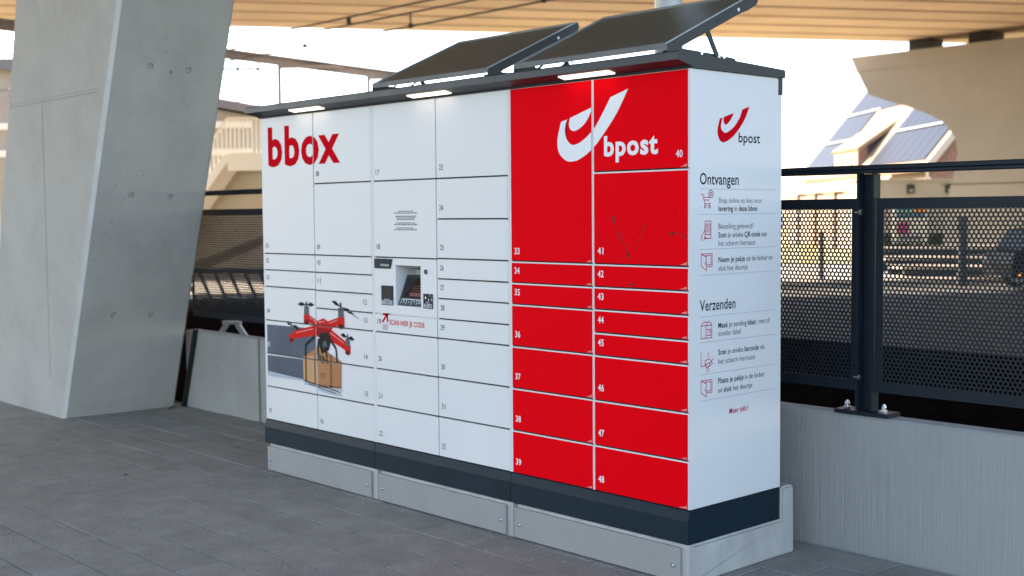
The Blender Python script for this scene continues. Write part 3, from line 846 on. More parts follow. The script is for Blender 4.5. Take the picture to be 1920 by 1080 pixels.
obj('audio_socket_plate', bx(-1.779, -1.703, -0.004, -0.0003, 1.090, 1.167), m_navy, tp)
flat('lettering', shift(text_uv([('AUDIO', True)], 0.020, width=0.068), -1.775, 1.095), m_pr_white, yf(-0.0046), tp)
flat('lettering', shift(text_uv([('jack', False)], 0.009, width=0.03), -1.757, 1.119), m_pr_white, yf(-0.0046), tp)
arc = [(-1.722+0.012*math.cos(a), 1.146+0.012*math.sin(a)) for a in [math.pi*k/8 for k in range(9)]]
flat('headphone_symbol', line_uv([arc, [(-1.734, 1.146), (-1.734, 1.134)], [(-1.710, 1.146), (-1.710, 1.134)]], 0.005), m_pr_white, yf(-0.0046), tp)
obj('audio_socket', tube((-1.757, -0.006, 1.146), (-1.757, -0.004, 1.146), 0.006, n=10), m_bolt, tp)

# ---- side panel print
fs = lambda u, v: (0.0041, u, v)
SP = 'side panel print'
def st(segs, y, z, cap, right, m=m_ink, slant=0.0):
    flat('lettering', shift(text_uv(segs, cap, width=right-y, slant=slant), y, z), m, fs, side)
st([('Ontvangen', 3)], .066, 1.699, .047, .333)
st([('Verzenden', 3)], .066, 1.164, .045, .312)
B = True
for segs, z, r_ in (([('Shop online en kies voor', 0)], 1.621, .505), ([('levering', B), (' in ', 0), ('deze bbox', B)], 1.586, .470),
                    ([('Bestelling geleverd?', 0)], 1.510, .440), ([('Scan', B), (' je unieke ', 0), ('QR-code', B), (' aan', 0)], 1.473, .540), ([('het scherm hiernaast', 0)], 1.437, .457),
                    ([('Neem je pakje', B), (' uit de locker en', 0)], 1.367, .583), ([('sluit het deurtje', 0)], 1.330, .400),
                    ([('Maak', B), (' je zending ', 0), ('klaar', B), (', met of', 0)], 1.084, .565), ([('zonder label', 0)], 1.049, .350),
                    ([('Scan', B), (' je unieke ', 0), ('barcode', B), (' via', 0)], .968, .525), ([('het scherm hiernaast', 0)], .928, .457),
                    ([('Plaats je pakje', B), (' in de locker', 0)], .844, .527), ([('en ', 0), ('sluit', B), (' het deurtje', 0)], .803, .435)):
    st([(a, bool(b_)) for a, b_ in segs], .192, z, .0225, r_, m_ink if any(b_ for a, b_ in segs) else m_ink_soft)
st([('Meer info?', True)], .269, .703, .024, .404, m_pr_icon, slant=0.12)
for z in (1.680, 1.573, 1.425, 1.315, 1.139, 1.0285, .892, .780):
    flat('rule', line_uv([[(.066, z), (.604, z)]], 0.0022), m_rule, fs, side)
hs = [(.408, 2.041), (.357, 2.026), (.339, 1.990), (.301, 1.951), (.262, 1.928), (.236, 1.921), (.213, 1.933), (.208, 1.951), (.219, 1.985), (.200, 1.980), (.185, 1.937), (.187, 1.909), (.202, 1.887), (.225, 1.880), (.255, 1.888), (.301, 1.913), (.351, 1.957), (.385, 1.999)]
ls = [(.298, 2.008), (.230, 1.989), (.225, 1.975), (.236, 1.956), (.255, 1.961), (.277, 1.980)]
flat('post_horn_mark', poly_uv(smooth_poly(hs, 4, (0, 1, 8, 9))), m_pr_red, fs, side)
flat('post_horn_mark', poly_uv(smooth_poly(ls, 4, (0, 1))), m_pr_red, fs, side)
st([('bpost', 3)], .332, 1.884, .042, .487)
# line icons
def icon(paths, y, z, s, wd=0.0034):
    flat('icon', line_uv([[(y+a*s, z+b_*s) for a, b_ in p] for p in paths], wd), m_pr_icon, fs, side)
circ = lambda x, y, r_, n=10, a0=0, a1=6.2832: [(x+r_*math.cos(a0+(a1-a0)*k/n), y+r_*math.sin(a0+(a1-a0)*k/n)) for k in range(n+1)]
cart = [[(0, .75), (.15, .75), (.3, .25), (.8, .25)], [(.2, .6), (.75, .6)], [(.22, .45), (.7, .45)], circ(.35, .1, .08), circ(.7, .1, .08), circ(.85, .78, .2, 14), circ(.85, .78, .09, 8)]
phone = [[(.3, .1), (.3, 1), (.8, 1), (.8, .1), (.3, .1)], [(.38, .3), (.72, .3), (.72, .85), (.38, .85), (.38, .3)], [(.45, .75), (.65, .75)], [(.45, .65), (.6, .65)], [(.5, .55), (.65, .55)], [(.45, .45), (.62, .45)],
         [(0, 0), (.08, .3), (.3, .55)], [(.2, 0), (.3, .18), (.45, .12)]]
lock = [[(0, .9), (.95, .9), (.95, .2), (.5, .2)], [(0, .9), (0, .25), (.45, 0), (.45, .72), (0, .9)], [(.55, .3), (.85, .3), (.85, .8), (.3, .8)], [(.36, .3), (.36, .45)]]
carton = [[(0, 0), (0, .75), (.2, .95), (.8, .95), (1, .75), (1, 0), (0, 0)], [(0, .75), (1, .75)], [(.45, .75), (.45, 0)], [(.55, .75), (.55, .95)], [(.5, .5), (.9, .5), (.9, .15), (.5, .15)], [(.6, .3), (.8, .4)]]
hand = [[(0, 1), (0, .25), (.3, .25)], [(.6, 1), (.6, .7)], [(.35, .55), (.75, .62), (.9, .45), (.85, .25), (.5, .15), (.35, .3), (.35, .55)], [(.35, .3), (.75, .4), (.9, .45)], [(.75, .4), (.72, .2)], [(.4, .35), (.55, -.1)], [(.6, .2), (.7, -.05)], [(.95, .5), (1.02, .6)], [(.95, .35), (1.05, .35)]]
for ic, z, s in ((cart, 1.598, .078), (phone, 1.462, .082), (lock, 1.335, .078), (carton, 1.046, .072), (hand, .908, .078), (lock, .795, .078)):
    icon(ic, .075, z, s)

# ------------------------------------------------------------------ foundation blocks
for i, (a, b_, la) in enumerate(((-3.335, -2.200, 'concrete foundation block under the left white cabinet'), (-2.187, -1.087, 'concrete foundation block under the middle cabinet with the screen'), (-1.079, 0.012, 'concrete foundation block under the red doors'))):
    fb = thing('foundation_block', la, 'concrete block', 'foundation blocks under the locker')
    pf = [(0.002, 0.0), (0.0, 0.006), (0.0, Z0-0.162), (0.004, Z0-0.1495), (0.655, Z0-0.1495), (0.655, Z0-0.02), (0.662, Z0-0.006), (0.675, Z0), (0.735, Z0), (0.750, Z0-0.012), (0.755, 0.0)]
    bm = pr(pf, XYZ_X, a, b_)
    es = [e for e in bm.edges if abs(e.verts[0].co.x-e.verts[1].co.x) < 1e-6 and (abs(e.verts[0].co.x-b_) < 1e-6 or abs(e.verts[0].co.x-a) < 1e-6)]
    bmesh.ops.bevel(bm, geom=es, offset=0.010, segments=2, affect='EDGES')
    obj('block', bm, m_conc_block, fb)
    pa, pb2 = a+0.001, b_-0.052
    cp = obj('cover_panel', bx(pa, pb2, -0.016, -0.0015, 0.006, Z0-0.165, bev=0.003), m_grey_panel, fb)
    for xx in (pa+0.042, pb2-0.034):
        bm = tube((xx, -0.016, 0.074), (xx, -0.020, 0.074), 0.010, n=12)
        cyl(bm, (xx, -0.020, 0.074), (xx, -0.027, 0.074), 0.0085, 0.004, n=6)
        obj('bolt', bm, m_bolt, cp)

# ------------------------------------------------------------------ solar panels on the roof
TILT = math.atan2(0.287, 0.632)
CELL = None
for i, (xa, xb, la) in enumerate(((-2.212, -1.266, 'tilted solar panel over the middle white cabinet roof'), (-1.074, -0.126, 'tilted solar panel over the red doors, nearest the corner'))):
    sp = thing('solar_panel', la, 'solar panel', 'solar panels on the locker roof', loc=(xa, 0.0, Z0+1.975))
    W_, Lg, TH = xb-xa, 0.694, 0.024
    Mt = Matrix.Rotation(TILT, 4, 'X')
    bm = bmesh.new()
    box(bm, 0, W_, 0, 0.016, -TH, 0, M=Mt); box(bm, 0, W_, Lg-0.016, Lg, -TH, 0, M=Mt)
    box(bm, 0, 0.014, 0.0165, Lg-0.0165, -TH, 0, M=Mt); box(bm, W_-0.014, W_, 0.0165, Lg-0.0165, -TH, 0, M=Mt)
    obj('frame', bm, m_alu, sp)
    obj('backsheet', bx(0.0145, W_-0.0145, 0.017, Lg-0.017, -0.010, -0.006, M=Mt), m_back, sp)
    nx, ny = 6, 4
    cw, chh = (W_-0.040)/nx, (Lg-0.044)/ny
    for a in range(nx):
        for b_ in range(ny):
            if CELL is None:
                CELL = obj('cell', bx(0.0012, cw-0.0012, 0.0012, chh-0.0012, 0, 0.0015), m_cell, sp); o = CELL
            else: o = share(CELL, sp)
            o.location = Mt @ Vector((0.020+a*cw, 0.022+b_*chh, -0.0058))
            o.rotation_euler = (TILT, 0, 0)
    # side channels, struts and slotted base rails
    for q, xx in enumerate((0.004, W_-0.002)):
        bm = bmesh.new()
        sgn = 1
        pl_ = [(0.004, -0.005), (-0.012, -0.036), (0.045, -0.062), (0.09, -0.046), (Lg-0.16, -0.050), (Lg-0.10, -0.056), (Lg-0.03, -0.052), (Lg+0.002, -0.03), (Lg+0.002, -0.005)]
        prism(bm, pl_, lambda y, z, t: tuple(Mt @ Vector((t, y, z))), xx-(0.006 if q == 0 else -0.003), xx+(0.0 if q == 0 else 0.009))
        obj('side_channel', bm, m_navy_top, sp)
        if q:
            for yy in (Lg-0.17, Lg-0.33):
                cpt = Mt @ Vector((xx+0.0125, yy, -0.030)); cx2 = Mt @ Vector((xx+0.010, yy, -0.030))
                obj('fixing_hole', tube(cx2, cpt, 0.008 if yy > 0.5 else 0.004, n=12), m_pr_white if yy > 0.5 else m_black, sp)
        rail = [(0.006, -0.052), (0.006, -0.03), (0.09, -0.008), (0.258, -0.012), (0.262, -0.026), (0.270, -0.031), (0.277, -0.026), (0.281, -0.013), (0.328, -0.014), (0.384, -0.018), (0.41, -0.020), (0.425, -0.030), (0.433, -0.030), (0.440, -0.020), (0.497, -0.023), (0.508, -0.030), (0.512, -0.072), (0.1, -0.058)]
        xr = xx+0.020 if q == 0 else xx-0.020
        obj('base_rail', pr(rail, XYZ_X, xr-0.003, xr+0.003), m_navy_top, sp)
        top = Mt @ Vector((0, 0.30, -0.035)); bm = bmesh.new()
        bar(bm, (xr+0.008, top.y, top.z), (xr+0.008, 0.372, -0.034), 0.006, 0.026, (0, 1, 0))
        obj('strut', bm, m_navy_top, sp)
        obj('strut_bolt', tube((xr+0.010, 0.366, -0.030), (xr+0.020, 0.366, -0.030), 0.009, n=8), m_bolt, sp)
        for xf in ((0.06, 0.30) if q == 0 else (0.45,)):
            pass
    for xf in (0.10, 0.27):
        bm = bmesh.new(); bar(bm, (xf, 0.03, -0.050), (xf+0.02, 0.075, -0.012), 0.035, 0.006)
        obj('clip', bm, m_navy_top, sp)
    pts = [Vector((0.36+0.012*math.sin(k*0.7), 0.03, -0.052+0.008*k)) for k in range(6)]
    bm = bmesh.new()
    for a, b_ in zip(pts, pts[1:]): cyl(bm, a, b_, 0.003, n=6)
    obj('cable', bm, m_black, sp)
m_grit = mat('pale_grit', (0.55, 0.54, 0.50), 0.9, var=0.3, vscale=30)
bm = bmesh.new()
for q in range(90):
    if q < 50: x, y = random.uniform(-3.6, 0.4), -0.02-abs(random.gauss(0, 0.16))
    else: x, y = random.uniform(-6.0, 1.2), random.uniform(-1.6, 0.9)
    if 0.0 <= y and -3.4 < x < 0.05: continue
    r_ = random.uniform(0.002, 0.0055)
    n0 = len(bm.verts)
    vs_ = [bm.verts.new((x+r_*random.uniform(.6, 1.5)*math.cos(a), y+r_*random.uniform(.6, 1.5)*math.sin(a), 0.0015)) for a in (0, 1.3, 2.5, 3.8, 5.0)]
    tpv = bm.verts.new((x, y, 0.0015+r_*0.7))
    for k in range(5): bm.faces.new((vs_[k], vs_[(k+1) % 5], tpv))
struct(obj('grit', bm, m_grit), 'stuff')
m_dead = mat('dead_leaf', (0.06, 0.035, 0.02), 0.9, var=0.4, vscale=40)
bm = bmesh.new()
for q in range(34):
    if q < 26: x, y = -6.12+random.gauss(0.02, 0.06), 0.80+random.gauss(-0.02, 0.10)
    else: x, y = random.uniform(-5.8, -3.4), random.uniform(-0.9, 0.7)
    if y > 0.88: y = 0.86
    a = random.random()*6.28; r_ = random.uniform(0.010, 0.024)
    p_ = [(x+r_*math.cos(a), y+r_*math.sin(a), 0.004), (x+r_*.45*math.cos(a+1.6), y+r_*.45*math.sin(a+1.6), 0.010), (x-r_*math.cos(a), y-r_*math.sin(a), 0.003), (x-r_*.45*math.cos(a+1.6), y-r_*.45*math.sin(a+1.6), 0.009)]
    bm.faces.new([bm.verts.new(v) for v in p_])
struct(obj('fallen_leaves', bm, m_dead), 'stuff')
#BACKGROUND
# ------------------------------------------------------------------ beyond the fence
def fbox(bm, l0, l1, d0, d1, z0, z1):
    "box set out in the level frame of the standpoint (right, ahead, up)"
    vs = [bm.verts.new(far(l, d, z)) for l in (l0, l1) for d in (d0, d1) for z in (z0, z1)]
    for f in ((0, 1, 3, 2), (4, 6, 7, 5), (0, 4, 5, 1), (2, 3, 7, 6), (0, 2, 6, 4), (1, 5, 7, 3)):
        bm.faces.new([vs[i] for i in f])
    bmesh.ops.recalc_face_normals(bm, faces=bm.faces[:])
    return bm
def fb_(*a):
    bm = bmesh.new(); return fbox(bm, *a)
FD = lambda l, z, d: tuple(far(l, d, z))          # polygon in (l,z), pushed along depth
def quad_slab(pts, th):
    "a sloping slab from four 3-D corners, th thick downwards along its normal"
    P = [Vector(p) for p in pts]
    n = (P[1]-P[0]).cross(P[2]-P[0]).normalized()
    if n.z < 0: n = -n
    bm = bmesh.new()
    a = [bm.verts.new(p) for p in P]; b = [bm.verts.new(p-n*th) for p in P]
    bm.faces.new(a); bm.faces.new(b[::-1])
    for i in range(4):
        j = (i+1) % 4
        bm.faces.new((a[i], b[i], b[j], a[j]))
    bmesh.ops.recalc_face_normals(bm, faces=bm.faces[:])
    return bm

m_tile = mat('clay_tile', (0.36, 0.22, 0.14), 0.8, var=0.2, vscale=1.5)
m_tile_pale = mat('pale_tile', (0.36, 0.25, 0.15), 0.8, var=0.15, vscale=1.5)
m_plaster = mat('cream_plaster', (0.42, 0.31, 0.21), 0.85, var=0.08, vscale=0.8)
m_wood = mat('barge_board', (0.62, 0.54, 0.42), 0.7)
m_dark_clad = mat('dark_cladding', (0.05, 0.05, 0.055), 0.7)
m_pane = mat('window_pane', (0.02, 0.024, 0.028), 0.2, spec=0.25)
m_pv = mat('roof_pv_glass', (0.013, 0.018, 0.033), 0.36, spec=0.07)
m_pv_rail = mat('pv_rail', (0.60, 0.62, 0.66), 0.45, metal=0.3)
m_paint_white = mat('white_rail_paint', (0.78, 0.74, 0.66), 0.5)
m_gantry = mat('gantry_paint', (0.20, 0.185, 0.19), 0.6, metal=0.1, var=0.2, vscale=2)
m_cab = mat('cabinet_grey', (0.30, 0.28, 0.235), 0.6, var=0.05, vscale=1)
m_leaf = mat('hedge_leaf', (0.13, 0.15, 0.025), 0.7, var=0.3, vscale=3)
m_bark = mat('bark', (0.08, 0.06, 0.045), 0.9, var=0.3, vscale=8)
m_car = mat('black_car_paint', (0.008, 0.009, 0.010), 0.5, spec=0.1)
m_tyre = mat('tyre', (0.012, 0.012, 0.012), 0.8)
m_amber = emat('amber_lamp', (1.0, 0.35, 0.03), 0.6)

# brick: modelled courses are too far to tell apart, so the coursing is in the material
m_brick, t, b = newmat('brick_far')
tc = t.nodes.new('ShaderNodeTexCoord')
bk = t.nodes.new('ShaderNodeTexBrick'); bk.inputs['Scale'].default_value = 1.0
bk.inputs['Brick Width'].default_value = 0.23; bk.inputs['Row Height'].default_value = 0.14; bk.inputs['Mortar Size'].default_value = 0.016
bk.inputs['Color1'].default_value = (0.30, 0.13, 0.085, 1); bk.inputs['Color2'].default_value = (0.22, 0.10, 0.07, 1); bk.inputs['Mortar'].default_value = (0.36, 0.30, 0.25, 1)
sx = t.nodes.new('ShaderNodeSeparateXYZ'); cx = t.nodes.new('ShaderNodeCombineXYZ')
ad = t.nodes.new('ShaderNodeMath'); ad.operation = 'ADD'
t.links.new(tc.outputs['Object'], sx.inputs[0]); t.links.new(sx.outputs[0], ad.inputs[0]); t.links.new(sx.outputs[1], ad.inputs[1])
t.links.new(ad.outputs[0], cx.inputs[0]); t.links.new(sx.outputs[2], cx.inputs[1]); t.links.new(cx.outputs[0], bk.inputs['Vector'])
t.links.new(bk.outputs[0], b.inputs['Base Color']); b.inputs['Roughness'].default_value = 0.9

# ---- house with solar roof: a = along the ridge, u = up the slope (level), from the near eave corner
hN = far(18.48, 55.0); hA = (far(17.54, 75.0)-hN).normalized(); hU = Vector((hA.y, -hA.x, 0))
def hp(a, u, z): 
    p = hN + hA*a + hU*u
    return Vector((p.x, p.y, z))
EZ, SLP, RU, HL = 3.80, 1.235, 5.0, 20.0
rz = lambda u: EZ + SLP*u
house = thing('brick_house', 'brick house with blue solar panels on its steep roof and a dormer', 'house')
obj('gable_wall', pr([(0.25, 0), (0.25, EZ+0.15), (RU, rz(RU)-0.15), (2*RU-0.25, EZ+0.15), (2*RU-0.25, 0)], lambda u, z, a: tuple(hp(a, u, z)), 0.1, 0.4), m_brick, house)
obj('gable_wall', pr([(0.25, 0), (0.25, EZ+0.15), (RU, rz(RU)-0.15), (2*RU-0.25, EZ+0.15), (2*RU-0.25, 0)], lambda u, z, a: tuple(hp(a, u, z)), HL-0.4, HL-0.1), m_brick, house)
obj('side_wall', pr([(0.25, 0), (0.25, EZ+0.15), (0.5, EZ+0.15), (0.5, 0)], lambda u, z, a: tuple(hp(a, u, z)), 0.41, HL-0.41), m_plaster, house)
roof = obj('roof', quad_slab([hp(-0.2, -0.25, rz(-0.25)), hp(HL+0.2, -0.25, rz(-0.25)), hp(HL+0.2, RU, rz(RU)), hp(-0.2, RU, rz(RU))], 0.18), m_tile_pale, house)
obj('roof', quad_slab([hp(-0.2, 2*RU+0.25, rz(-0.25)), hp(HL+0.2, 2*RU+0.25, rz(-0.25)), hp(HL+0.2, RU+0.001, rz(RU)), hp(-0.2, RU+0.001, rz(RU))], 0.18), m_tile, house)
obj('barge_board', quad_slab([hp(-0.32, -0.3, rz(-0.3)+0.03), hp(-0.2, -0.3, rz(-0.3)+0.03), hp(-0.2, RU, rz(RU)+0.03), hp(-0.32, RU, rz(RU)+0.03)], 0.30), m_wood, house)
obj('gutter', quad_slab([hp(-0.2, -0.42, EZ-0.36), hp(HL, -0.42, EZ-0.36), hp(HL, -0.27, EZ-0.34), hp(-0.2, -0.27, EZ-0.34)], 0.12), m_tile_pale, house)
nrm_r = Vector((0, 0, 1))*1.0
nrm_r = (hp(0, 0, 0)-hp(0, SLP, 0)+Vector((0, 0, 1))).normalized()
slope = (hp(0, 1, SLP)-hp(0, 0, 0)).normalized()
Mr = Matrix((hA, slope, hA.cross(slope) if hA.cross(slope).z > 0 else -hA.cross(slope))).transposed()
flip = hA.cross(slope).z < 0
RWH = 2.08; PWD = 1.08
pvm = None
def pv(a, k):
    global pvm
    s0 = 0.06 + k*(RWH+0.06)
    c = hp(a, 0, EZ) + slope*s0
    nn_ = (hA.cross(slope)); nn_ = nn_ if nn_.z > 0 else -nn_
    c = c + nn_*0.06
    if pvm is None:
        bm = bmesh.new(); box(bm, 0, PWD-0.03, 0, RWH, 0, 0.04)
        me = bpy.data.meshes.new('solar_module'); bm.to_mesh(me); bm.free(); me.materials.append(m_pv); pvm = me
    o = bpy.data.objects.new('solar_module', pvm); C.objects.link(o); o.parent = house
    Mx = Matrix((hA, slope, hA.cross(slope))).transposed().to_4x4(); Mx.translation = c
    o.matrix_world = Mx
a = 0.25
while a < HL-1.0:
    for k in range(3):
        if k < 2 and 8.3 < a+PWD and a < 13.4: continue
        pv(a, k)
    a += PWD
for k in (1, 2):
    s0 = k*(RWH+0.06)+0.0
    p0_, p1_ = hp(0.25, 0, EZ)+slope*s0, hp(HL-0.5, 0, EZ)+slope*s0
    for aa, ab in (((0.25, 8.0), (13.6, HL-0.5)) if k == 1 else ((0.25, 8.0), (13.6, HL-0.5))):
        q0, q1 = hp(aa, 0, EZ)+slope*(s0-0.03), hp(ab, 0, EZ)+slope*(s0-0.03)
        bm = bmesh.new(); bar(bm, q0+Vector((0, 0, 0.17)), q1+Vector((0, 0, 0.17)), 0.06, 0.05); obj('module_rail', bm, m_pv_rail, house)
# dormer
D0, D1 = 9.3, 13.2
obj('dormer_front', pr([(D0, 0.5), (D0, 4.72), (D1, 4.72), (D1, 0.5)], lambda a, z, u: tuple(hp(a, u, z)), -0.02, 0.2), m_plaster, house)
obj('dormer_cheek', pr([(0.25, EZ-0.5), (0.25, 4.80), (1.9, 5.95), (1.9, EZ+2.0)], lambda u, z, a: tuple(hp(a, u, z)), D0+0.02, D0+0.22), m_dark_clad, house)
obj('dormer_corner', pr([(-0.03, 2.0), (-0.03, 4.70), (0.5, 4.95), (0.5, 2.0)], lambda u, z, a: tuple(hp(a, u, z)), D0-0.04, D0+0.01), m_brick, house)
obj('dormer_roof', quad_slab([hp(D0-0.25, -0.15, 4.85), hp(D1+0.15, -0.15, 4.85), hp(D1+0.15, 2.2, 6.45), hp(D0-0.25, 2.2, 6.45)], 0.2), m_tile_pale, house)
for aa, zz in ((10.3, 3.6), (11.8, 3.6), (10.3, 1.3)):
    wv_ = obj('window', pr([(aa, zz), (aa, zz+0.95), (aa+0.9, zz+0.95), (aa+0.9, zz)], lambda a, z, u: tuple(hp(a, u, z)), -0.10, -0.03), m_paint_white, house)
    obj('pane', pr([(aa+0.1, zz+0.1), (aa+0.1, zz+0.85), (aa+0.8, zz+0.85), (aa+0.8, zz+0.1)], lambda a, z, u: tuple(hp(a, u, z)), -0.115, -0.102), m_pane, wv_)
# downpipe at the near corner
obj('downpipe', tube(hp(0.0, 0.05, 0), hp(0.0, 0.05, EZ-0.3), 0.06), m_paint_white, house)

# garden wall of rendered bays running back towards the house
gw = thing('garden_wall', 'sunlit rendered garden wall with dark posts in front of the house', 'wall')
for k in range(5):
    d0 = 46+k*3.4
    bm = bmesh.new(); fbox(bm, 13.9, 14.2, d0+0.08, d0+3.3, 0, 2.35); obj('wall_bay', bm, m_plaster, gw)
    bm = bmesh.new(); fbox(bm, 13.82, 14.2, d0-0.06, d0+0.07, 0, 2.4); obj('wall_post', bm, m_bark, gw)
obj('wall_coping', pr([(13.72, 2.42), (14.15, 2.92), (14.35, 2.42)], FD, 45.9, 63), m_tile_pale, gw)

# grey equipment cabinet
cb = thing('equipment_cabinet', 'long grey equipment cabinet with two dark latches before the pier', 'cabinet')
obj('body', fb_(12.62, 16.75, 45, 46.4, 0.75, 2.66), m_cab, cb)
obj('lid', fb_(12.55, 16.82, 44.94, 46.5, 2.661, 2.74), m_cab, cb)
obj('leg', fb_(12.8, 13.0, 45.1, 45.3, -0.02, 0.749), m_dark_clad, cb); obj('leg', fb_(16.3, 16.5, 45.1, 45.3, -0.02, 0.749), m_dark_clad, cb)
for l in (14.42, 15.82):
    la_ = obj('latch', fb_(l, l+0.27, 44.93, 44.995, 2.22, 2.55), m_black, cb)
    obj('latch_handle', fb_(l+0.07, l+0.20, 44.90, 44.929, 2.28, 2.36), m_cab, la_)
for l in (13.6, 15.25): obj('seam', fb_(l, l+0.02, 44.985, 44.998, 1.0, 2.1), m_black, cb)

# poster board
pbd = thing('poster_board', 'colourful poster board seen through the fence holes', 'sign')
obj('panel', fb_(13.0, 14.2, 42.0, 42.06, 0.5, 1.92), mat('poster_paper', (0.45, 0.47, 0.50), 0.6), pbd)
for c_, r_ in (((0.05, 0.22, 0.25), (13.12, 13.65, 1.55, 1.85)), ((0.42, 0.17, 0.02), (13.70, 14.1, 1.52, 1.86)), ((0.03, 0.10, 0.20), (13.12, 14.1, 1.35, 1.50)), ((0.22, 0.03, 0.10), (13.15, 13.55, 0.78, 1.2)), ((0.10, 0.10, 0.18), (13.2, 14.0, 0.58, 0.74))):
    obj('colour_block', fb_(r_[0], r_[1], 41.985, 41.998, r_[2], r_[3]), mat('poster_ink', c_, 0.6), pbd)
for l in (13.08, 14.06): obj('leg', fb_(l, l+0.06, 42.061, 42.12, 0, 1.9), m_dark_clad, pbd)

# yellow-green bushes behind it
for k, (l0, l1, d0, hgt) in enumerate(((14.9, 16.9, 49, 2.05), (16.7, 18.6, 50, 2.2)) ):
    hb = thing('bush', ('yellow green bush right behind the poster board', 'yellow green bush against the foot of the pier')[k], 'bush', 'bushes beyond the fence', loc=far((l0+l1)/2, d0+0.7))
    base = far((l0+l1)/2, d0+0.7)
    def cf():
        while True:
            a, b_, c_ = random.uniform(-1, 1), random.uniform(-1, 1), random.uniform(0, 1)
            if a*a*0.9+b_*b_+abs(c_-0.45)**2*2.6 < 0.95+0.2*math.sin(7*a+k)*math.cos(5*b_): break
        return RH*(a*(l1-l0)*0.56) + FH*(b_*0.8) + Vector((0, 0, c_*hgt))
    leaves('foliage', m_leaf, cf, 2600, 0.11, hb)
    bm = bmesh.new()
    for q in range(6):
        e = RH*random.uniform(-.8, .8)+FH*random.uniform(-.5, .5)+Vector((0, 0, hgt*0.7)); cyl(bm, (0, 0, -0.02), e, 0.035, 0.012, 6)
    obj('stem', bm, m_bark, hb)

# seating steps, grey post, thin post
stp = thing('seating_steps', 'row of low pale bench steps in the sun beyond the fence', 'steps')
for k, (z, d) in enumerate(((0.16, 30.0), (0.34, 31.2), (0.56, 32.4))):
    obj('tread', fb_(9.5, 14.6, d, d+0.9, z, z+0.07), m_kerb, stp)
    obj('riser', fb_(9.6, 14.5, d+0.12, d+0.3, -0.02, z-0.001), m_dark_clad, stp)
gp = tag(obj('marker_post', tube(far(9.59, 26.2, -0.02), far(9.59, 26.2, 1.45), 0.10, n=16), mat('grey_post_paint', (0.10, 0.105, 0.11), 0.7, spec=0.2)), 'grey round steel post standing before the bench steps', 'post')
tp_ = tag(obj('fence_stake', tube(far(7.3, 29.0, -0.02), far(7.3, 29.0, 1.12), 0.055, n=8), m_dark_clad), 'thin dark stake on the sunlit ground left of the post', 'post')

# black car, partly in the frame
car = thing('parked_car', 'black parked car behind the fence at the right edge', 'car', loc=far(9.75, 24.0))
car.scale = (0.86, 0.86, 0.86)
def cf_(l, z, d): return tuple(RH*l + FH*d + Vector((0, 0, z)))
obj('body', pr([(0.02, 0.30), (0.0, 0.62), (0.08, 0.86), (0.35, 0.92), (3.2, 0.95), (4.1, 0.84), (4.28, 0.60), (4.25, 0.28)], cf_, 0, 1.72), m_car, car)
obj('cabin', pr([(0.25, 0.925), (0.55, 1.36), (0.85, 1.43), (2.1, 1.44), (2.6, 1.30), (3.15, 0.955)], cf_, 0.10, 1.62), m_car, car)
for p_ in ([(0.62, 0.98), (0.80, 1.33), (1.40, 1.37), (1.40, 0.98)], [(1.48, 0.98), (1.48, 1.37), (2.05, 1.37), (2.50, 1.24), (2.85, 0.98)]):
    obj('window', pr(p_, cf_, 0.085, 0.099), m_pane, car)
for l in (0.75, 3.4):
    for d in (0.0, 1.5):
        c0 = RH*l+FH*(d-0.01)+Vector((0, 0, 0.30))
        wh = obj('wheel', tube(c0, c0+FH*0.22, 0.31, n=24), m_tyre, car)
        obj('rim', tube(c0-FH*0.006, c0-FH*0.001, 0.20, n=16), m_galv, wh)
obj('indicator', pr([(0.16, 0.36), (0.23, 0.36), (0.23, 0.40), (0.16, 0.40)], lambda l, z, d: cf_(l, z, d), -0.012, -0.001), m_amber, car)
obj('door_handle', pr([(1.55, 0.80), (1.72, 0.80), (1.72, 0.835), (1.55, 0.835)], cf_, -0.03, -0.001), m_car, car)

# ---- left: stairs, gantry, rack, buildings
k_ = 33/28
ST0 = 33.0
sa = thing('station_stairs', 'pale concrete stair landing with white balustrade behind the locker', 'stairs')
lp_ = lambda l, z: (l*k_, 1.58+(z-1.58)*k_)
A_ = lp_(-6.2, 2.63); B_ = lp_(-8.3, -0.2)
sl_ = (A_[1]-B_[1])/(A_[0]-B_[0])
obj('landing', fb_(A_[0], -2.0, ST0, ST0+2.4, A_[1], A_[1]+0.34), m_conc_stair, sa)
obj('flight', pr([A_, (A_[0]-0.0, A_[1]+0.34), (A_[0]-0.25, A_[1]+0.34), (B_[0]-0.25, B_[1]+0.34), (B_[0], B_[1])], FD, ST0, ST0+2.4), m_conc_stair, sa)
obj('support_wall', pr([(-2.0, -0.02), (-2.0, A_[1]-0.003), (A_[0]-0.02, A_[1]-0.003), (B_[0]+0.1, B_[1]+0.1), (B_[0]+0.1, -0.02)], FD, ST0+0.6, ST0+1.0), m_conc_stair, sa)
zl, zt = A_[1]+0.34, A_[1]+0.34+1.0
L0 = A_[0]-0.25
bm = bmesh.new(); fbox(bm, L0, -2.0, ST0+0.02, ST0+0.08, zt, zt+0.07); obj('top_rail', bm, m_paint_white, sa)
bm = bmesh.new(); bar(bm, far(L0, ST0+0.05, zt+0.03), far(L0-2.6, ST0+0.05, zt+0.03-2.6*sl_), 0.06, 0.07); obj('top_rail', bm, m_paint_white, sa)
bm = bmesh.new(); fbox(bm, L0, -2.0, ST0-0.02, ST0-0.004, zl-0.36, zl+0.12); obj('kick_plate', bm, m_paint_white, sa)
bm = bmesh.new(); bar(bm, far(L0, ST0+0.0, zl+0.05), far(L0-2.6, ST0, zl+0.05-2.6*sl_), 0.02, 0.20); obj('kick_plate', bm, m_paint_white, sa)
bal = None
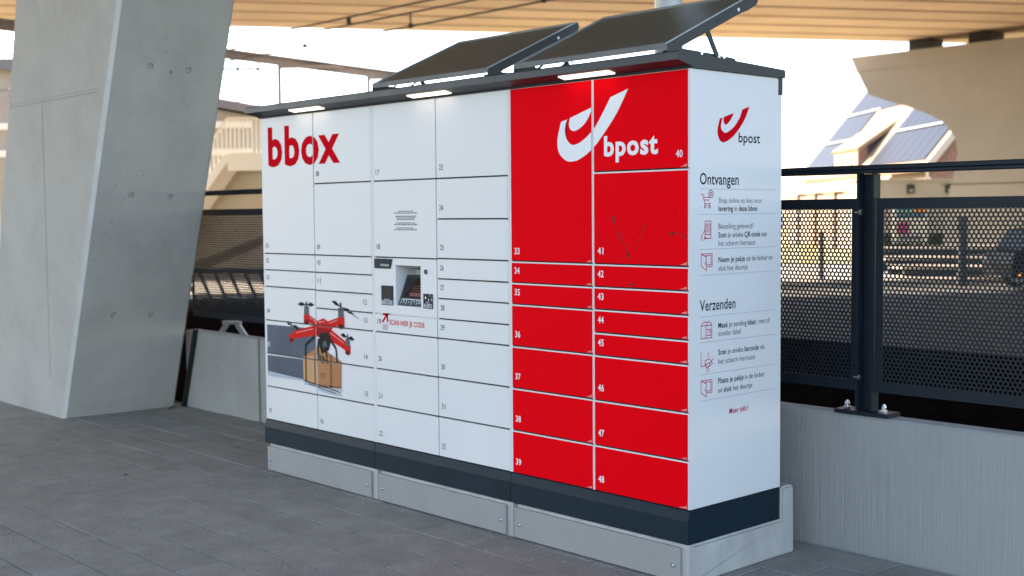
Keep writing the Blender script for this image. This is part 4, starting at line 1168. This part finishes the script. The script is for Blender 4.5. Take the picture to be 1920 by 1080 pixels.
for k in range(36):
    l = L0 + 1.8 - k*0.115
    zz = zl + (0 if l > L0 else (l-L0)*sl_)
    if bal is None:
        bal = obj('baluster', tube((0, 0, 0), (0, 0, 1.0), 0.028, n=6), m_paint_white, sa); o = bal
    else: o = share(bal, sa)
    o.location = far(l, ST0+0.05, zz)

gt = thing('steel_gantry', 'long grey steel canopy beam on slender posts crossing the sky', 'gantry')
g0, g1 = far(-13.2, 25.2, 5.87), far(-3.5, 38.0, 5.80)
bm = bmesh.new(); bar(bm, g0, g1, 0.12, 0.20); obj('beam', bm, m_gantry, gt)
bm = bmesh.new(); bar(bm, g0+Vector((0, 0, .125)), g1+Vector((0, 0, .125)), 0.30, 0.045); obj('flange', bm, m_gantry, gt)
for f_ in (0.30, 0.705, 0.925):
    q = g0.lerp(g1, f_)
    obj('post', tube((q.x, q.y, -0.02), (q.x, q.y, q.z-0.1), 0.055, n=10), m_gantry, gt)
    bm = bmesh.new(); bar(bm, q+Vector((0, 0, -.14)), q+FH*1.6+RH*1.5+Vector((0, 0, 0.05)), 0.09, 0.09); obj('bracket', bm, m_gantry, gt)

def building(name, label, l0, l1, d0, d1, zl_, zr_, m, rows, cols, bands, mb):
    bd = thing(name, label, 'building')
    obj('wall', pr([(l0, -0.03), (l0, zl_), (l1, zr_), (l1, -0.03)], FD, d0, d1), m, bd)
    obj('roof', pr([(l0-0.4, zl_+0.002), (l0-0.4, zl_+0.3), (l1+0.4, zr_+0.3), (l1+0.4, zr_+0.002)], FD, d0-0.4, d1+0.4), mb, bd)
    for z in bands:
        obj('string_course', fb_(l0, l1+0.05, d0-0.12, d0-0.001, z, z+0.22), m_paint_white, bd)
    wd = (l1-l0)/cols
    for r_ in range(rows):
        for c_ in range(cols):
            z = 1.0+r_*2.6
            if z+1.5 > min(zl_, zr_): continue
            f = obj('window', fb_(l0+c_*wd+wd*0.25, l0+c_*wd+wd*0.75, d0-0.07, d0-0.002, z, z+1.4), m_paint_white, bd)
            obj('pane', fb_(l0+c_*wd+wd*0.30, l0+c_*wd+wd*0.70, d0-0.085, d0-0.072, z+0.1, z+1.3), m_pane, f)
    return bd
m_grey_wall = mat('grey_render', (0.36, 0.32, 0.28), 0.85, var=0.1, vscale=0.4)
m_pale_wall = mat('pale_render', (0.70, 0.66, 0.60), 0.85, var=0.06, vscale=0.4)
m_slate = mat('slate_roof', (0.16, 0.15, 0.15), 0.7, var=0.2, vscale=1)
building('station_building', 'grey station building with pale bands between column and locker', -17.0, -8.6, 41, 48, 6.6, 4.9, m_grey_wall, 2, 5, (3.6, 4.5), m_slate)
building('apartment_block', 'tall pale block just left of the concrete column', -32, -19.3, 62, 74, 9.2, 9.2, m_pale_wall, 3, 6, (7.2,), m_slate)
m_clear, t, b = newmat('clear_glass'); b.inputs['Transmission Weight'].default_value = 0.9; b.inputs['Roughness'].default_value = 0.05; b.inputs['IOR'].default_value = 1.1; b.inputs['Base Color'].default_value = (0.9, 0.92, 0.93, 1)
gs = thing('glass_screen', 'glazed screen with thin dark posts on the station building roof', 'glass screen')
obj('pane', fb_(-10.1, -8.7, 43.0, 43.03, 5.25, 6.75), m_clear, gs)
for l in (-10.15, -9.45, -8.75): obj('post', fb_(l, l+0.06, 42.93, 42.99, 5.2 if l > -9 else 5.3, 6.9), m_dark_clad, gs)
obj('rail', fb_(-10.3, -8.6, 42.86, 42.92, 6.62, 6.70), m_dark_clad, gs)

rk = thing('bicycle_rack', 'dark slanted bicycle rack seen through the left fence panel', 'bike rack')
bm = bmesh.new(); bar(bm, far(-6.6, 22, 0.62), far(-4.0, 22, 0.60), 0.10, 0.09); obj('rail', bm, m_dark_clad, rk)
bm = bmesh.new(); bar(bm, far(-6.6, 22.9, 0.03), far(-4.0, 22.9, 0.03), 0.10, 0.08); obj('foot', bm, m_dark_clad, rk)
hoop = None
for k in range(9):
    bm = bmesh.new(); l = -6.4+k*0.27
    bar(bm, far(l, 22.0, 0.58), far(l+0.22, 22.1, 0.0), 0.06 if k % 3 else 0.10, 0.05); obj('hoop', bm, m_dark_clad, rk)
tr = thing('steel_trestle', 'pale steel inverted V trestle just behind the low wall', 'trestle')
bm = bmesh.new(); bar(bm, far(-3.18, 12, -0.03), far(-2.79, 12, 0.53), 0.05, 0.045); obj('leg', bm, m_galv, tr)
bm = bmesh.new(); bar(bm, far(-2.34, 12, -0.03), far(-2.69, 12, 0.53), 0.05, 0.045); obj('leg', bm, m_galv, tr)
bm = bmesh.new(); bar(bm, far(-2.83, 12, 0.545), far(-2.65, 12, 0.545), 0.06, 0.03); obj('cap', bm, m_galv, tr)

# overhead line wires of the railway behind the wall
for k, (y, z, dz, la) in enumerate(((10.7, 5.60, 0.0, 'single overhead line wire nearest the wall'), (11.6, 5.68, 0.02, 'upper wire of the overhead line, carrying droppers'), (11.6, 5.40, 0.0, 'lower contact wire of the overhead line'))):
    wr = thing('overhead_wire', la, 'wire', 'overhead line wires', loc=(-20, y, z))
    bm = bmesh.new()
    for q in range(-5, 5):
        sag = lambda a: -dz*abs(math.sin(a*0.9))
        cyl(bm, (q*8.0, 0, sag(q)), ((q+1)*8.0, 0, sag(q+1)), 0.020, n=6, caps=False)
    obj('conductor', bm, m_dark_clad, wr)
    if k == 1:
        for x in (-28.25, -24.38, -20.51, -16.64, -12.77, -8.9):
            bm = tube((x+20, 0, 0.0), (x+20, 0, -0.28), 0.018, n=6); cyl(bm, (x+20, 0, -0.31), (x+20, 0, -0.23), 0.05, n=6)
            obj('dropper', bm, m_dark_clad, wr)
    if k == 0:
        bm = tube((2.48, 0, 0.0), (2.48, 0, -0.15), 0.045, n=6); obj('dropper', bm, m_dark_clad, wr)
